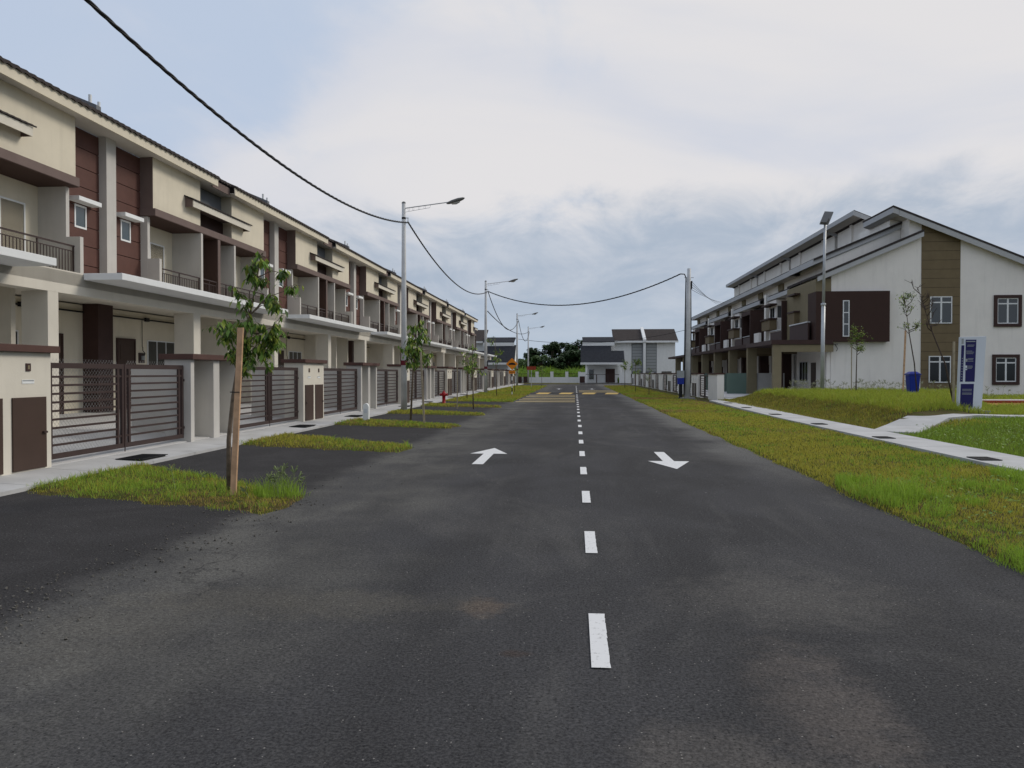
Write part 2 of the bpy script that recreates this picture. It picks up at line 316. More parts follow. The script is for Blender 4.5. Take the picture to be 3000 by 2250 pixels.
# ------------------------------------------------------------------ mesh helpers
COL = scene.collection
class MB:
    def __init__(s): s.v = []; s.f = []
    def quad(s, *p):
        n = len(s.v); s.v += [tuple(q) for q in p]; s.f.append(tuple(range(n, n + len(p)))); return s
    def box(s, x0, x1, y0, y1, z0, z1):
        if x0 > x1: x0, x1 = x1, x0
        if y0 > y1: y0, y1 = y1, y0
        if z0 > z1: z0, z1 = z1, z0
        n = len(s.v)
        s.v += [(x, y, z) for z in (z0, z1) for y in (y0, y1) for x in (x0, x1)]
        for f in ((0, 2, 3, 1), (4, 5, 7, 6), (0, 1, 5, 4), (2, 6, 7, 3), (0, 4, 6, 2), (1, 3, 7, 5)): s.f.append(tuple(n + i for i in f))
        return s
    def prism(s, poly, axis, a, b):
        """poly of 2-D points extruded along axis from a to b ('y': points are (x,z); 'x': (y,z); 'z': (x,y))"""
        if a > b: a, b = b, a
        def pt(p, t): return {'y': (p[0], t, p[1]), 'x': (t, p[0], p[1]), 'z': (p[0], p[1], t)}[axis]
        area = sum(poly[i][0] * poly[(i + 1) % len(poly)][1] - poly[(i + 1) % len(poly)][0] * poly[i][1] for i in range(len(poly)))
        if (area < 0) != (axis == 'y'): poly = poly[::-1]
        n = len(s.v); k = len(poly)
        s.v += [pt(p, a) for p in poly] + [pt(p, b) for p in poly]
        s.f.append(tuple(n + i for i in range(k))[::-1]); s.f.append(tuple(n + k + i for i in range(k)))
        for i in range(k): s.f.append((n + i, n + (i + 1) % k, n + k + (i + 1) % k, n + k + i))
        return s
    def tube(s, pts, rad, seg=8, cap=True):
        pts = [Vector(p) for p in pts]
        if not isinstance(rad, (list, tuple)): rad = [rad] * len(pts)
        n0 = len(s.v); ref = None
        for i, p in enumerate(pts):
            d = (pts[min(i + 1, len(pts) - 1)] - pts[max(i - 1, 0)]).normalized()
            if ref is None: ref = d.orthogonal().normalized()
            u = (ref - d * ref.dot(d)); u = u.normalized() if u.length > 1e-6 else d.orthogonal().normalized(); w = d.cross(u); ref = u
            for k in range(seg):
                a = 2 * math.pi * k / seg; q = p + (u * math.cos(a) + w * math.sin(a)) * rad[i]; s.v.append(tuple(q))
        for i in range(len(pts) - 1):
            for k in range(seg):
                a = n0 + i * seg + k; b = n0 + i * seg + (k + 1) % seg
                s.f.append((a, b, b + seg, a + seg))
        if cap:
            s.f.append(tuple(n0 + k for k in range(seg))[::-1]); s.f.append(tuple(n0 + (len(pts) - 1) * seg + k for k in range(seg)))
        return s
    def lathe(s, cx, cy, prof, seg=16):
        return s.tube([(cx, cy, z) for r, z in prof], [max(r, 0.001) for r, z in prof], seg)
    def build(s, name, m, parent=None, smooth=False, bevel=0.0):
        me = bpy.data.meshes.new(name)
        if parent is not None and parent.get('_org') is not None:
            ox, oy, oz = parent['_org']; vs = [(x - ox, y - oy, z - oz) for x, y, z in s.v]
        else: vs = s.v
        me.from_pydata(vs, [], s.f); me.materials.append(m if not isinstance(m, str) else M[m])
        if smooth: me.polygons.foreach_set('use_smooth', [True] * len(me.polygons))
        me.update(); o = bpy.data.objects.new(name, me); COL.objects.link(o)
        if parent is not None:
            o.parent = parent
            if parent.get('_org') is not None: o['_org'] = parent['_org']
        if bevel:
            bm = o.modifiers.new('bevel', 'BEVEL'); bm.width = bevel; bm.segments = 2; bm.limit_method = 'ANGLE'
        return o
def tag(o, label=None, cat=None, group=None, kind=None):
    if label: o['label'] = label
    if cat: o['category'] = cat; o['kind'] = 'thing'
    if group: o['group'] = group
    if kind: o['kind'] = kind
    return o
def thing(name, loc, label, cat, group=None):
    o = bpy.data.objects.new(name, None); COL.objects.link(o); o.location = loc; o.empty_display_size = 0.2
    o['_org'] = [float(c) for c in loc]
    return tag(o, label, cat, group)
def kids(o): return [c for c in bpy.data.objects if c.parent == o]
CH = {}
def copy_tree(o, dloc, parent=None, label=None, ch=None):
    if ch is None:
        ch = {}
        for c in bpy.data.objects:
            if c.parent: ch.setdefault(c.parent.name, []).append(c)
    c = o.copy(); COL.objects.link(c); c.parent = parent
    if parent is None: c.location = Vector(o.location) + Vector(dloc)
    if label: c['label'] = label
    for k in ch.get(o.name, []): copy_tree(k, (0, 0, 0), c, None, ch)
    return c
def struct(o): o['kind'] = 'structure'; return o
ORD = ['first', 'second', 'third', 'fourth', 'fifth', 'sixth', 'seventh', 'eighth', 'ninth', 'tenth', 'eleventh', 'twelfth', 'thirteenth', 'fourteenth', 'fifteenth', 'sixteenth', 'seventeenth']

# ------------------------------------------------------------------ ground
def ss(a, b, x): t = np.clip((x - a) / (b - a), 0, 1); return t * t * (3 - 2 * t)
_ph = np.random.RandomState(3).rand(40, 3) * 6.28
def vnoise(x, y, f, seed=0):
    s = np.zeros_like(x, dtype=float)
    for i in range(6):
        a = _ph[(i + seed * 6) % 40]; k = f * (0.7 + 0.25 * i)
        s += np.sin(x * k * np.cos(a[0]) + y * k * np.sin(a[0]) + a[1]) * np.sin(x * k * 0.7 * np.sin(a[2]) - y * k * 0.8 * np.cos(a[2]) + a[0])
    return s / 3.0
def strip_mask(x, y):
    """grass strips across the left verge, one at each party wall; 1 inside"""
    k = np.round((y + 0.55 * (x + 7.4) - 11.25) / 6.7)
    yc = 11.25 + 6.7 * k - 0.55 * (x + 7.4)
    hw = 1.55 - 0.75 * np.clip((x + 7.4) / 3.9, 0, 1) ** 1.2 + 0.12 * vnoise(x, y, 2.6, 1) + np.where(y > 44, 6, 0)
    e = np.clip((hw + .12 * vnoise(x, y, 7.0, 3) - np.abs(y - yc)) / 0.45, 0, 1)
    return e * np.clip((-3.42 + 0.10 * vnoise(x, y, 3, 2) - x) / 0.15, 0, 1) * (x > -7.46) * (y > 7) * (y < 98)
def height(x, y):
    z = np.full_like(x, -0.06, dtype=float)
    z = np.where((x < -3.3) & (x > -7.5), -0.06 + 0.10 * np.sqrt(strip_mask(x, y)), z)
    ed = 3.5 + 0.07 * vnoise(x * 0, y, 1.3, 3)
    verge = np.clip((x - ed) / 0.15, 0, 1) * (y < 98)
    vz = 0.035 + 0.02 * vnoise(x, y, 1.5, 4) + 0.03 * np.clip((x - 3.5) / 3, 0, 1)
    z = np.where(x > 3.3, -0.06 + (0.06 + vz) * verge, z)
    far = ss(20.0, 23.0, y - 0.75 * np.clip(x - 8, 0, 5)) * (1 - ss(41, 46, y))
    up = 0.52 * ss(7.85, 10.4, x) * far * (1 + 0.13 * vnoise(x, y, 2.2, 5)) + .05 * vnoise(x, y, 5.5, 2) * far * ss(7.9, 8.5, x) * (1 - ss(9.5, 10.5, x))
    near = 0.22 * ss(7.9, 12.0, x) * (1 - far)
    up = up * (1 - .62 * ss(-.3, .9, x - .49 * y) * ss(23.5, 25, y))
    m = np.where(x > 7.85, 0.06 + up + near * (1 - ss(41, 46, y)), 0)
    z = np.where(x > 7.85, m + 0.02 * vnoise(x, y, 3, 0), z)
    z = np.where((x > 8) & (y > 46), 0.02, z)
    z = np.where(x < -7.5, -0.05, z)
    z = np.where((y > 98) & (y < 112), -0.06, z); z = np.where(y >= 112, 0.03, z)
    z = np.where((y < -2), -0.06, z)
    return z
def hz(x, y): return float(height(np.array([float(x)]), np.array([float(y)]))[0])
xs = np.concatenate([[-1500, -600, -200, -80, -40, -20, -12, -9], np.arange(-7.6, -3.2, 0.08), [-3.0, -1, 1, 3.0], np.arange(3.3, 8.2, 0.1), np.arange(8.2, 18, 0.22), [19, 22, 30, 50, 100, 300, 800, 1500]])
ys = np.concatenate([[-60, -20, -5, -2.1, 0, 1.5], np.arange(2, 30, 0.12), np.arange(30, 50, 0.3), np.arange(50, 97.5, 1.0), [97.9, 98.1, 105, 111.9, 112.1, 120, 150, 220, 400, 900, 2200]])
gx, gy = np.meshgrid(xs, ys); gz = height(gx.ravel(), gy.ravel())
gv = np.stack([gx.ravel(), gy.ravel(), gz], 1); nx = len(xs)
idx = np.arange(len(ys) * nx).reshape(len(ys), nx)
gf = np.stack([idx[:-1, :-1].ravel(), idx[:-1, 1:].ravel(), idx[1:, 1:].ravel(), idx[1:, :-1].ravel()], 1)
me = bpy.data.meshes.new('ground'); me.from_pydata(gv.tolist(), [], gf.tolist()); me.materials.append(M['ground'])
me.polygons.foreach_set('use_smooth', [True] * len(me.polygons)); go = bpy.data.objects.new('ground', me); COL.objects.link(go); struct(go)

# road: one sheet from behind the camera to the junction, then the cross street
b = MB()
b.box(-7.46, 3.62, -14, 98.6, -0.3, 0.0); b.box(-60, 60, 98.6, 111.6, -0.3, 0.0)
struct(b.build('road', 'road'))
yy = np.arange(-14, 98.0, 0.12)
edge = [-3.75 + 0.22 * float(vnoise(np.array([0.0]), np.array([y]), 1.9, 2)[0]) for y in yy]
# gravel rubble along the crossover edge near the camera
pts = []
g = MB()
for i in range(520):
    y = random.uniform(2.0, 9.4) if i < 420 else random.uniform(9.4, 30)
    x = np.interp(y, yy, edge) + random.gauss(0.15, 0.3); r = random.uniform(.004, .013)
    g.tube([(x, y, 0.002), (x + random.uniform(-r, r), y + random.uniform(-r, r), r * 1.3)], [r, r * .45], 5)
tag(g.build('gravel', mat('gravel_stone', (0.10, 0.095, 0.085), 0.9, var=0.5, vscale=15)), kind='stuff')
g = MB()
for i in range(170):
    x = random.gauss(-3.7, .25); y = random.uniform(4.2, 5.6); r = random.uniform(.003, .010)
    g.tube([(x, y, 0.002), (x + random.uniform(-r, r), y + random.uniform(-r, r), r * 1.1)], [r, r * .5], 5)
tag(g.build('rubble', mat('pale_rubble', (0.13, 0.125, 0.115), 0.9, var=0.6, vscale=12)), kind='stuff')
g = MB()
for i in range(420):
    x = random.uniform(-3.3, 3.4); y = random.uniform(2.2, 16); r = random.uniform(.002, .0065)
    g.tube([(x, y, 0.001), (x + random.uniform(-r, r), y + random.uniform(-r, r), r)], [r, r * .5], 5)
tag(g.build('grit', mat('loose_grit', (0.17, 0.165, 0.16), 0.9, var=0.9, vscale=15)), kind='stuff')

# centre line
b = MB(); y = 4.16; k = 0
while y < 96:
    x = 0.145 + random.uniform(-.006, .006); l = 0.94
    w = 0.052
    nseg = 10
    for i in range(nseg):
        a0, a1 = y + l * i / nseg, y + l * (i + 1) / nseg
        j = [random.uniform(-.0035, .0035) for _ in range(2)]
        b.quad((x - w, a0, .008), (x + w + j[0], a0, .008), (x + w + j[1], a1, .008), (x - w, a1, .008))
    y += 2.66
o = struct(b.build('centre_line', 'mark'))
def arrow(cx, y0, y1, up, label):
    b = MB(); wS, wH, hH = 0.10, 0.37, 1.15
    if up: b.quad((cx - wS, y0, .008), (cx + wS, y0, .008), (cx + wS, y1 - hH, .008), (cx - wS, y1 - hH, .008)); b.quad((cx - wH, y1 - hH, .008), (cx + wH, y1 - hH, .008), (cx, y1, .008))
    else: b.quad((cx - wS, y0 + hH, .008), (cx + wS, y0 + hH, .008), (cx + wS, y1, .008), (cx - wS, y1, .008)); b.quad((cx - wH, y0 + hH, .008), (cx, y0, .008), (cx + wH, y0 + hH, .008))
    return tag(b.build('arrow_marking', 'mark'), label, 'road marking', 'white direction arrows on the road')
arrow(-1.70, 13.34, 16.25, True, 'white arrow painted in the left lane pointing away, in the foreground')
arrow(1.69, 12.93, 15.7, False, 'white arrow painted in the right lane pointing back, in the foreground')
arrow(-1.6, 76, 79, True, 'small far white arrow in the left lane beyond the speed hump')
arrow(1.7, 76, 79, False, 'small far white arrow in the right lane beyond the speed hump')
# rumble bars and hump
bars = [42.5, 45.2, 48.2, 51.6, 55.0]
for i, y in enumerate(bars):
    o = MB().box(-3.3, 0.0, y, y + 0.5, 0.003, 0.014).build('rumble_bar', 'marky')
    tag(o, f'pale yellow rumble bar across the left lane, {ORD[i]} from the camera', 'road bar', 'yellow rumble bars before the hump')
for i, y in enumerate([64.5, 67.5, 70.5]):
    o = MB().box(0.35, 3.5, y, y + 0.5, 0.003, 0.014).build('rumble_bar', 'marky')
    tag(o, f'pale yellow rumble bar across the right lane beyond the hump, {ORD[i]} from the camera', 'road bar', 'yellow rumble bars beyond the hump')
hp = thing('speed_hump', (0, 60, 0), 'low black and yellow speed hump across the whole road', 'speed hump')
b = MB(); prof = [(58.6, 0.0), (59.2, .045), (60, .075), (60.8, .045), (61.4, 0.0)]
b.prism([(p[0], p[1]) for p in prof], 'x', -3.45, 3.5); b.build('hump_body', 'apron', hp)
b = MB()
for i in range(4):
    x = -3.0 + i * 1.75
    for (p, q) in zip(prof[:-1], prof[1:]):
        sk = lambda yy_: x + (yy_ - 58.6) * 0.16
        b.quad((sk(p[0]), p[0], p[1] + .005), (sk(p[0]) + .95, p[0], p[1] + .005), (sk(q[0]) + .95, q[0], q[1] + .005), (sk(q[0]), q[0], q[1] + .005))
b.build('yellow_stripe', 'yellow', hp)

# left pavement (slabs with joints), right pavement, branch path
b = MB(); y = -14.0
while y < 111:
    b.prism([(-7.42, -0.1), (-7.42, 0.055), (-8.42, 0.10), (-8.42, -0.1)], 'y', y, y + 1.485); y += 1.5
struct(b.build('pavement', 'pave'))
def ribbon(name, pts, w, zt, th, m, joint=1.8):
    """pavement slabs along a polyline of (x, y, ztop)"""
    P = [Vector(p) for p in pts]; b = MB(); out = []
    d = 0; samples = [P[0]]
    for a, c in zip(P[:-1], P[1:]):
        n = max(1, int((c - a).length / joint)); samples += [a.lerp(c, (i + 1) / n) for i in range(n)]
    for i in range(len(samples) - 1):
        a, c = samples[i], samples[i + 1]
        d0 = (samples[min(i + 1, len(samples) - 1)] - samples[max(i - 1, 0)]).normalized(); d1 = (samples[min(i + 2, len(samples) - 1)] - samples[i]).normalized()
        n0 = Vector((d0.y, -d0.x, 0)).normalized() * w / 2; n1 = Vector((d1.y, -d1.x, 0)).normalized() * w / 2
        g_ = (c - a).normalized() * 0.007
        q = [a - n0 + g_, a + n0 + g_, c + n1 - g_, c - n1 - g_]
        top = [(p.x, p.y, p.z + zt) for p in q]; bot = [(p.x, p.y, p.z + zt - th) for p in q]
        b.quad(*top); n = len(b.v); b.v += top + bot
        for k in range(4): b.f.append((n + k, n + 4 + k, n + 4 + (k + 1) % 4, n + (k + 1) % 4))
    return b.build(name, m)
struct(ribbon('footpath', [(7.3, -4, 0), (7.28, 14, 0), (7.28, 26, 0), (7.5, 34, 0), (7.85, 42.6, 0)], 1.12, 0.13, 0.3, 'pave'))
bp = [(8.15, 20.4), (9.0, 21.6), (10.0, 22.75), (11.3, 23.6), (13.0, 23.9), (16, 23.9), (24, 23.6)]
struct(ribbon('branch_path', [(x, y, hz(x + .1, y)) for x, y in bp], 1.15, 0.05, 0.3, 'pave', 1.0))
struct(MB().box(8.45, 16.2, 43.2, 49.4, -0.1, 0.06).build('forecourt', 'floor'))

# drain covers
def grate(x0, x1, y0, y1, z, label, grp):
    t = thing('drain_cover', ((x0 + x1) / 2, (y0 + y1) / 2, z), label, 'drain cover', grp)
    b = MB(); b.box(x0, x1, y0, y0 + .03, z, z + .012); b.box(x0, x1, y1 - .03, y1, z, z + .012); b.box(x0, x0 + .03, y0 + .03, y1 - .03, z, z + .012); b.box(x1 - .03, x1, y0 + .03, y1 - .03, z, z + .012)
    b.build('frame', 'grate', t)
    b = MB(); n = 14; b.box(x0 + .03, x1 - .03, y0 + .03, y1 - .03, z - .02, z + .002)
    for i in range(n): yy_ = y0 + .05 + (y1 - y0 - .1) * i / (n - 1); b.box(x0 + .03, x1 - .03, yy_ - .008, yy_ + .008, z + .003, z + .009)
    b.build('grille', 'grate', t); return t
i = 0
for k in range(7):
    for yc in (13.25 + 13.4 * k, 21.45 + 13.4 * k):
        if yc < 70: grate(-8.02, -7.52, yc - .42, yc + .42, 0.088, f'black drain grating in the left pavement, {ORD[i]} from the camera', 'drain gratings in the left pavement'); i += 1
for i, (x, y) in enumerate([(6.98, 13.75), (7.0, 18.1), (7.02, 22.8), (7.1, 28.0), (7.25, 33.3), (7.5, 38.5)]):
    grate(x - .17, x + .17, y - .25, y + .25, 0.135, f'dark drain grating in the right footpath, {ORD[i]} from the camera', 'drain gratings in the right footpath')

# ------------------------------------------------------------------ left row of terrace houses
def boards_hole(b, x0, x1, ya, yb, z0, z1, pitch, gap, hole=None):
    z = z1
    while z > z0 + 0.02:
        zb = max(z0, z - pitch); za = z - gap
        segs = [(ya, yb, zb, za)]
        if hole:
            hy0, hy1, hz0, hz1 = hole
            if zb < hz1 and za > hz0:
                segs = [(ya, hy0, zb, za), (hy1, yb, zb, za)]
                if za > hz1: segs.append((hy0, hy1, hz1, za))
                if zb < hz0: segs.append((hy0, hy1, zb, hz0))
        for s in segs: b.box(x0, x1, *s)
        z -= pitch
def tiles(b, xf, xb, ya, yb, z0, slope, amp=.05, per=.30, th=.08):
    """corrugated tile slab rising from xf (front) to xb"""
    if ya > yb: ya, yb = yb, ya
    n = max(2, int((yb - ya) / per * 6)); N = len(b.v)
    cols = 5 if abs(xb - xf) > 2 else 2
    for j in range(cols + 1):
        for (dz, a) in ((0, 1), (-th, 1)):
            for i in range(n + 1):
                y = ya + (yb - ya) * i / n; x = xf + (xb - xf) * j / cols
                z = z0 + abs(x - xf) * slope + amp * abs(math.sin(math.pi * y / per)) + dz
                b.v.append((x, y, z))
    W = n + 1
    for j in range(cols):
        for i in range(n):
            t0 = N + (2 * j) * W + i; t1 = N + (2 * (j + 1)) * W + i
            b.f.append((t0, t0 + 1, t1 + 1, t1)); b.f.append((t0 + W, t1 + W, t1 + W + 1, t0 + W + 1))
    for i in range(n):
        b.f.append((N + i, N + W + i, N + W + i + 1, N + i + 1))
    for j in range(cols):
        for e in (0, n):
            t0 = N + 2 * j * W + e; t1 = N + 2 * (j + 1) * W + e; b.f.append((t0, t1, t1 + W, t0 + W))
def window(parent, X, ya, yb, z0, z1, fm='white', gm='glass', mull=(0.5,), trans=(), dirx=1, fw=.05, name='window', proud=.02):
    """window in a wall facing +X (dirx 1) or -X (dirx -1)"""
    if ya > yb: ya, yb = yb, ya
    a, c = X - .05 * dirx, X + proud * dirx
    f = MB(); f.box(a, c, ya, yb, z0, z0 + fw); f.box(a, c, ya, yb, z1 - fw, z1); f.box(a, c, ya, ya + fw, z0 + fw, z1 - fw); f.box(a, c, yb - fw, yb, z0 + fw, z1 - fw)
    for m_ in mull: ym = ya + (yb - ya) * m_; f.box(a, c - .003 * dirx, ym - fw * .45, ym + fw * .45, z0 + fw, z1 - fw)
    for m_ in trans: zm = z0 + (z1 - z0) * m_; f.box(a, c - .006 * dirx, ya + fw, yb - fw, zm - fw * .4, zm + fw * .4)
    o = f.build(name, fm, parent)
    MB().box(X - .04 * dirx, X + (proud - .02) * dirx, ya + fw, yb - fw, z0 + fw, z1 - fw).build('pane', gm, o)
    return o
HZ0 = 0.32
def left_house(s, label):
    cu, cm, cg = 23.1, 23.6, 22.75
    t = thing('terrace_house', (-14.5, 23.3 + s * 3.35, 0.1), label, 'house', 'terrace houses of the left row')
    def U(b, x0, x1, v0, v1, z0, z1): b.box(x0, x1, cu + s * v0, cu + s * v1, z0, z1); return b
    def Mm(b, x0, x1, v0, v1, z0, z1): b.box(x0, x1, cm + s * v0, cm + s * v1, z0, z1); return b
    def G(b, x0, x1, v0, v1, z0, z1): b.box(x0, x1, cg + s * v0, cg + s * v1, z0, z1); return b
    b = MB(); U(b, -22, -15.35, 0, 6.7, 4.05, 8.9); G(b, -22, -15.35, 0.003, 6.697, 0.1, 4.05); G(b, -15.35, -15.0, 0.003, 6.697, 0.1, 3.68); b.build('wall', 'cream', t)
    b = MB(); boards_hole(b, -15.0, -14.75, *sorted((cu + s * .25, cu + s * 2.03)), 4.06, 8.93, 0.58, 0.022, (*sorted((cu + s * .88, cu + s * 1.44)), 5.93, 6.62))
    U(b, -15.35, -15.0, .25, 2.03, 4.06, 8.93); b.build('cladding', 'clad', t)
    w = window(t, -14.80, cu + s * .88, cu + s * 1.44, 5.93, 6.62, 'white', 'glassc', (), (), 1, .055, proud=.06)
    U(MB(), -14.75, -14.42, .62, 1.70, 6.66, 6.79).build('window_hood', 'white', t, bevel=.01)
    U(MB(), -15.35, -14.5, 0, .25, 4.06, 8.93).build('pier', 'fin', t)
    b = MB(); U(b, -15.35, -14.5, 2.03, 2.18, 4.06, 6.95); U(b, -14.5, -14.08, 2.03, 2.18, 4.06, 5.5); b.build('balcony_side_wall', 'fin', t, bevel=.006)
    U(MB(), -15.35, -14.3, 2.034, 5.35, 7.2, 8.93).build('upper_block', 'cream', t)
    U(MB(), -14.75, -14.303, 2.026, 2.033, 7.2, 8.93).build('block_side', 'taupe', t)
    U(MB(), -15.0, -14.75, 5.352, 6.7, 7.21, 8.93).build('recess_panel', 'slate', t)
    U(MB(), -14.75, -14.68, 5.352, 6.7, 7.21, 7.86).build('lower_recess_panel', 'brown', t)
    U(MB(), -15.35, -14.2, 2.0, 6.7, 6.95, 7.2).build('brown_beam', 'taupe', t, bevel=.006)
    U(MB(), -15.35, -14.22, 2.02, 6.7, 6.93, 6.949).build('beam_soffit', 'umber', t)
    U(MB(), -15.35, -14.2, 5.2, 5.35, 4.06, 6.93).build('balcony_divider', 'fin', t, bevel=.006)
    b = MB(); U(b, -15.35, -14.2, 6.6, 6.7, 4.06, 6.93); b.build('party_fin', 'taupe', t)
    U(MB(), -15.35, -14.23, 6.59, 6.599, 4.07, 6.92).build('brown_fin_face', 'umber', t)
    # railing
    b = MB(); xr = -14.27
    for (v0, v1) in ((2.18, 5.2), (5.35, 6.59)):
        U(b, xr - .025, xr + .025, v0, v1, 5.20, 5.24); U(b, xr - .012, xr + .012, v0, v1, 5.06, 5.085); U(b, xr - .012, xr + .012, v0, v1, 4.17, 4.20)
        n = int((v1 - v0) / .125)
        for i in range(1, n): v = v0 + (v1 - v0) * i / n; U(b, xr - .009, xr + .009, v - .009, v + .009, 4.2, 5.06)
        for v in ((v0 + .03), (v0 + v1) / 2, (v1 - .03)): U(b, xr - .018, xr + .018, v - .018, v + .018, 4.06, 5.2)
    b.build('balcony_railing', 'metal', t)
    d = window(t, -15.35, cu + s * 2.7, cu + s * 4.6, 4.15, 6.35, 'white', 'glassb', (0.5,), (), 1, .05, name='sliding_door')
    # eaves, roof
    for (v0, v1, xf, m_) in ((0, 5.95, -13.87, 'cream'), (5.95, 6.7, -14.1, 'taupe')):
        U(MB(), xf - .04, xf, v0, v1, 8.88, 9.17).build('fascia', m_, t)
        U(MB(), -14.8, xf - .04, v0, v1, 8.935, 8.96).build('eave_soffit', 'soffit', t)
    b = MB(); tiles(b, -13.80, -20.5, *[cu + s * v for v in (0, 5.95)], 9.20, .42); tiles(b, -14.02, -20.5, *[cu + s * v for v in (5.95, 6.7)], 9.28, .42); b.build('roof', 'tile', t)
    b = MB(); ya, yb = cu, cu + s * .12
    b.prism([(-14.9, 9.4), (-14.9, 9.98), (-20.4, 12.30), (-20.4, 11.7)], 'y', ya, yb); b.build('roof_firewall', 'slate', t)
    if s > 0:
        b = MB(); b.tube([(-15.15, cu - .05, 9.7), (-15.15, cu - .05, 10.32)], .05, 8); b.tube([(-15.1, cu + .32, 9.6), (-15.1, cu + .32, 10.22)], .045, 8); b.build('vent_pipe', 'white', t)
    # tiled canopy over the recess
    xf = -13.98; b = MB(); tiles(b, xf + .05, -14.72, *[cu + s * v for v in (4.12, 6.7)], 7.99, .38, .02, .22, .04); b.build('canopy_tiles', 'tile', t)
    b = MB(); b.box(xf - .03, xf, *[cu + s * v for v in (4.2, 6.7)], 7.72, 7.96); b.build('canopy_fascia', 'cream2', t)
    b = MB(); y0, y1 = cu + s * 4.2, cu + s * 4.23; b.prism([(xf - .03, 7.72), (xf - .03, 7.96), (-14.3, 8.09), (-14.3, 7.72)], 'y', y0, y1); b.box(-14.68, xf - .03, cu + s * 4.23, cu + s * 6.7, 7.88, 7.9); b.build('canopy_end', 'taupe', t)
    # car porch
    Mm(MB(), -12.5, -12.1, 0, 6.7, 3.5, 4.02).build('porch_beam', 'cream2', t)
    Mm(MB(), -15.35, -12.1, 0, 6.7, 3.72, 4.05).build('porch_ceiling', 'cream2', t)
    b = MB(); Mm(b, -12.1, -11.1, 0, 5.5, 3.9, 4.065); b.build('ledge', 'white', t, bevel=.008)
    if s > 0: Mm(MB(), -12.75, -12.103, 0, .45, .1, 3.5).build('column', 'cream2', t, bevel=.006)
    else: Mm(MB(), -12.75, -12.103, 6.43, 6.8, .1, 3.5).build('column', 'cream2', t, bevel=.006)
    G(MB(), -15.0, -14.5, 0, .38, .3, 3.72).build('brown_pier', 'brown', t)
    G(MB(), -15.0, -13.2, 5.55, 5.7, .3, 3.72).build('porch_side_wall', 'cream2', t)
    # porch floor sloping up to the house
    b = MB(); yl, yh = cg + .45 + s * .003, cg + .45 + s * 6.697
    b.prism([(-15.0, -.1), (-15.0, .40), (-12, .34), (-8.43, .115), (-8.43, -.1)], 'y', yl, yh); b.build('porch_floor', 'floor', t)
    # door, window
    f = MB(); ya, yb = sorted((cg + s * 1.33, cg + s * 2.40)); f.box(-15.0, -14.95, ya, ya + .06, .4, 2.76); f.box(-15.0, -14.95, yb - .06, yb, .4, 2.76); f.box(-15.0, -14.95, ya + .06, yb - .06, 2.70, 2.76)
    dr = MB(); dr.box(-15.0, -14.97, ya + .06, yb - .06, .4, 2.70)
    for zz in (0.65, 1.35, 2.05): dr.box(-14.97, -14.962, ya + .2, yb - .2, zz, zz + .5)
    dd = dr.build('front_door', 'door', t); f.build('door_frame', 'brown', dd); MB().box(-14.962, -14.92, ya + .12, ya + .22, 1.42, 1.46).build('handle', 'steel', dd)
    window(t, -15.0, cg + s * 3.15, cg + s * 5.0, 1.45, 2.76, 'white', 'glass', (.33, .66), (), 1, .035, proud=.04)
    # conduit and meter
    b = MB(); y = cg + s * .4
    b.tube([(-14.94, cg + s * .42, 3.46), (-14.94, cg + s * 5.5, 3.46)], .028, 6); b.box(-14.97, -14.90, *sorted((cg + s * 2.95, cg + s * 3.17)), 3.40, 3.53)
    b.tube([(-14.95, cg + s * 2.78, 3.46), (-14.95, cg + s * 2.78, 2.5)], .012, 6)
    b.tube([(-14.93, cg + s * 2.78, 2.5), (-14.88, cg + s * 2.70, 2.38), (-14.88, cg + s * 2.84, 2.28), (-14.9, cg + s * 2.78, 2.15)], .014, 6); b.build('conduit', 'black', t)
    b = MB(); b.box(-15.0, -14.96, *sorted((cg + s * 2.62, cg + s * 2.95)), 1.95, 2.3); b.build('meter_board', 'metal', t)
    b = MB(); b.lathe(-14.93, cg + s * 2.78, [(.06, 2.05), (.07, 2.12), (.06, 2.2)], 10); b.build('meter', 'boxgrey', t)
    return t
ORDH = ORD
hl = left_house(-1, 'x'); hr = left_house(1, 'x')
lab = lambda n: f'cream and brown two-storey terrace house in the left row, {ORDH[n]} from the camera'
k = 0
copy_tree(hr, (0, -13.4, 0), None, lab(0))
hl['label'] = lab(1); hr['label'] = lab(2)
# keep the first pair in place, copy the others along the street
for k in range(1, 7):
    copy_tree(hl, (0, 13.4 * k, 0), None, lab(2 * k + 1)); copy_tree(hr, (0, 13.4 * k, 0), None, lab(2 * k + 2))

# boundary walls of the left row
def meter_wall():
    c = 10.68; t = thing('meter_wall', (-8.65, c, .1), 'x', 'boundary wall', 'meter walls between the left gates')
    MB().box(-8.95, -8.35, c - .97, c + .97, .07, 1.92).build('wall', 'cream2', t, bevel=.008)
    MB().box(-9.03, -8.25, c - 1.06, c + 1.06, 1.921, 2.03).build('cap', 'brownc', t, bevel=.006)
    for sg in (-1, 1):
        ya, yb = sorted((c + sg * .10, c + sg * .83))
        d = MB().box(-8.35, -8.325, ya, yb, .12, 1.23).build('cabinet_door', 'door', t, bevel=.004)
        MB().box(-8.325, -8.29, *((yb - .10, yb - .02) if sg > 0 else (ya + .02, ya + .10)), .66, .69).build('latch', 'metal', d)
        y = c + sg * .45
        p = MB().box(-8.35, -8.335, y - .05, y + .05, 1.63, 1.75).build('number_plate', 'brown', t)
        MB().box(-8.335, -8.331, y - .018, y + .018, 1.66, 1.72).build('number', 'tanl', p)
        p = MB().box(-8.35, -8.342, y - .13, y + .13, 1.44, 1.50).build('name_label', 'white', t)
        b = MB(); b.box(-8.342, -8.3405, y - .12, y + .12, 1.475, 1.495); b.build('lettering', 'boxgrey', p)
    MB().box(-10.4, -8.95, c - .06, c + .08, .1, 1.72).build('side_wall', 'fin', t)
    return t
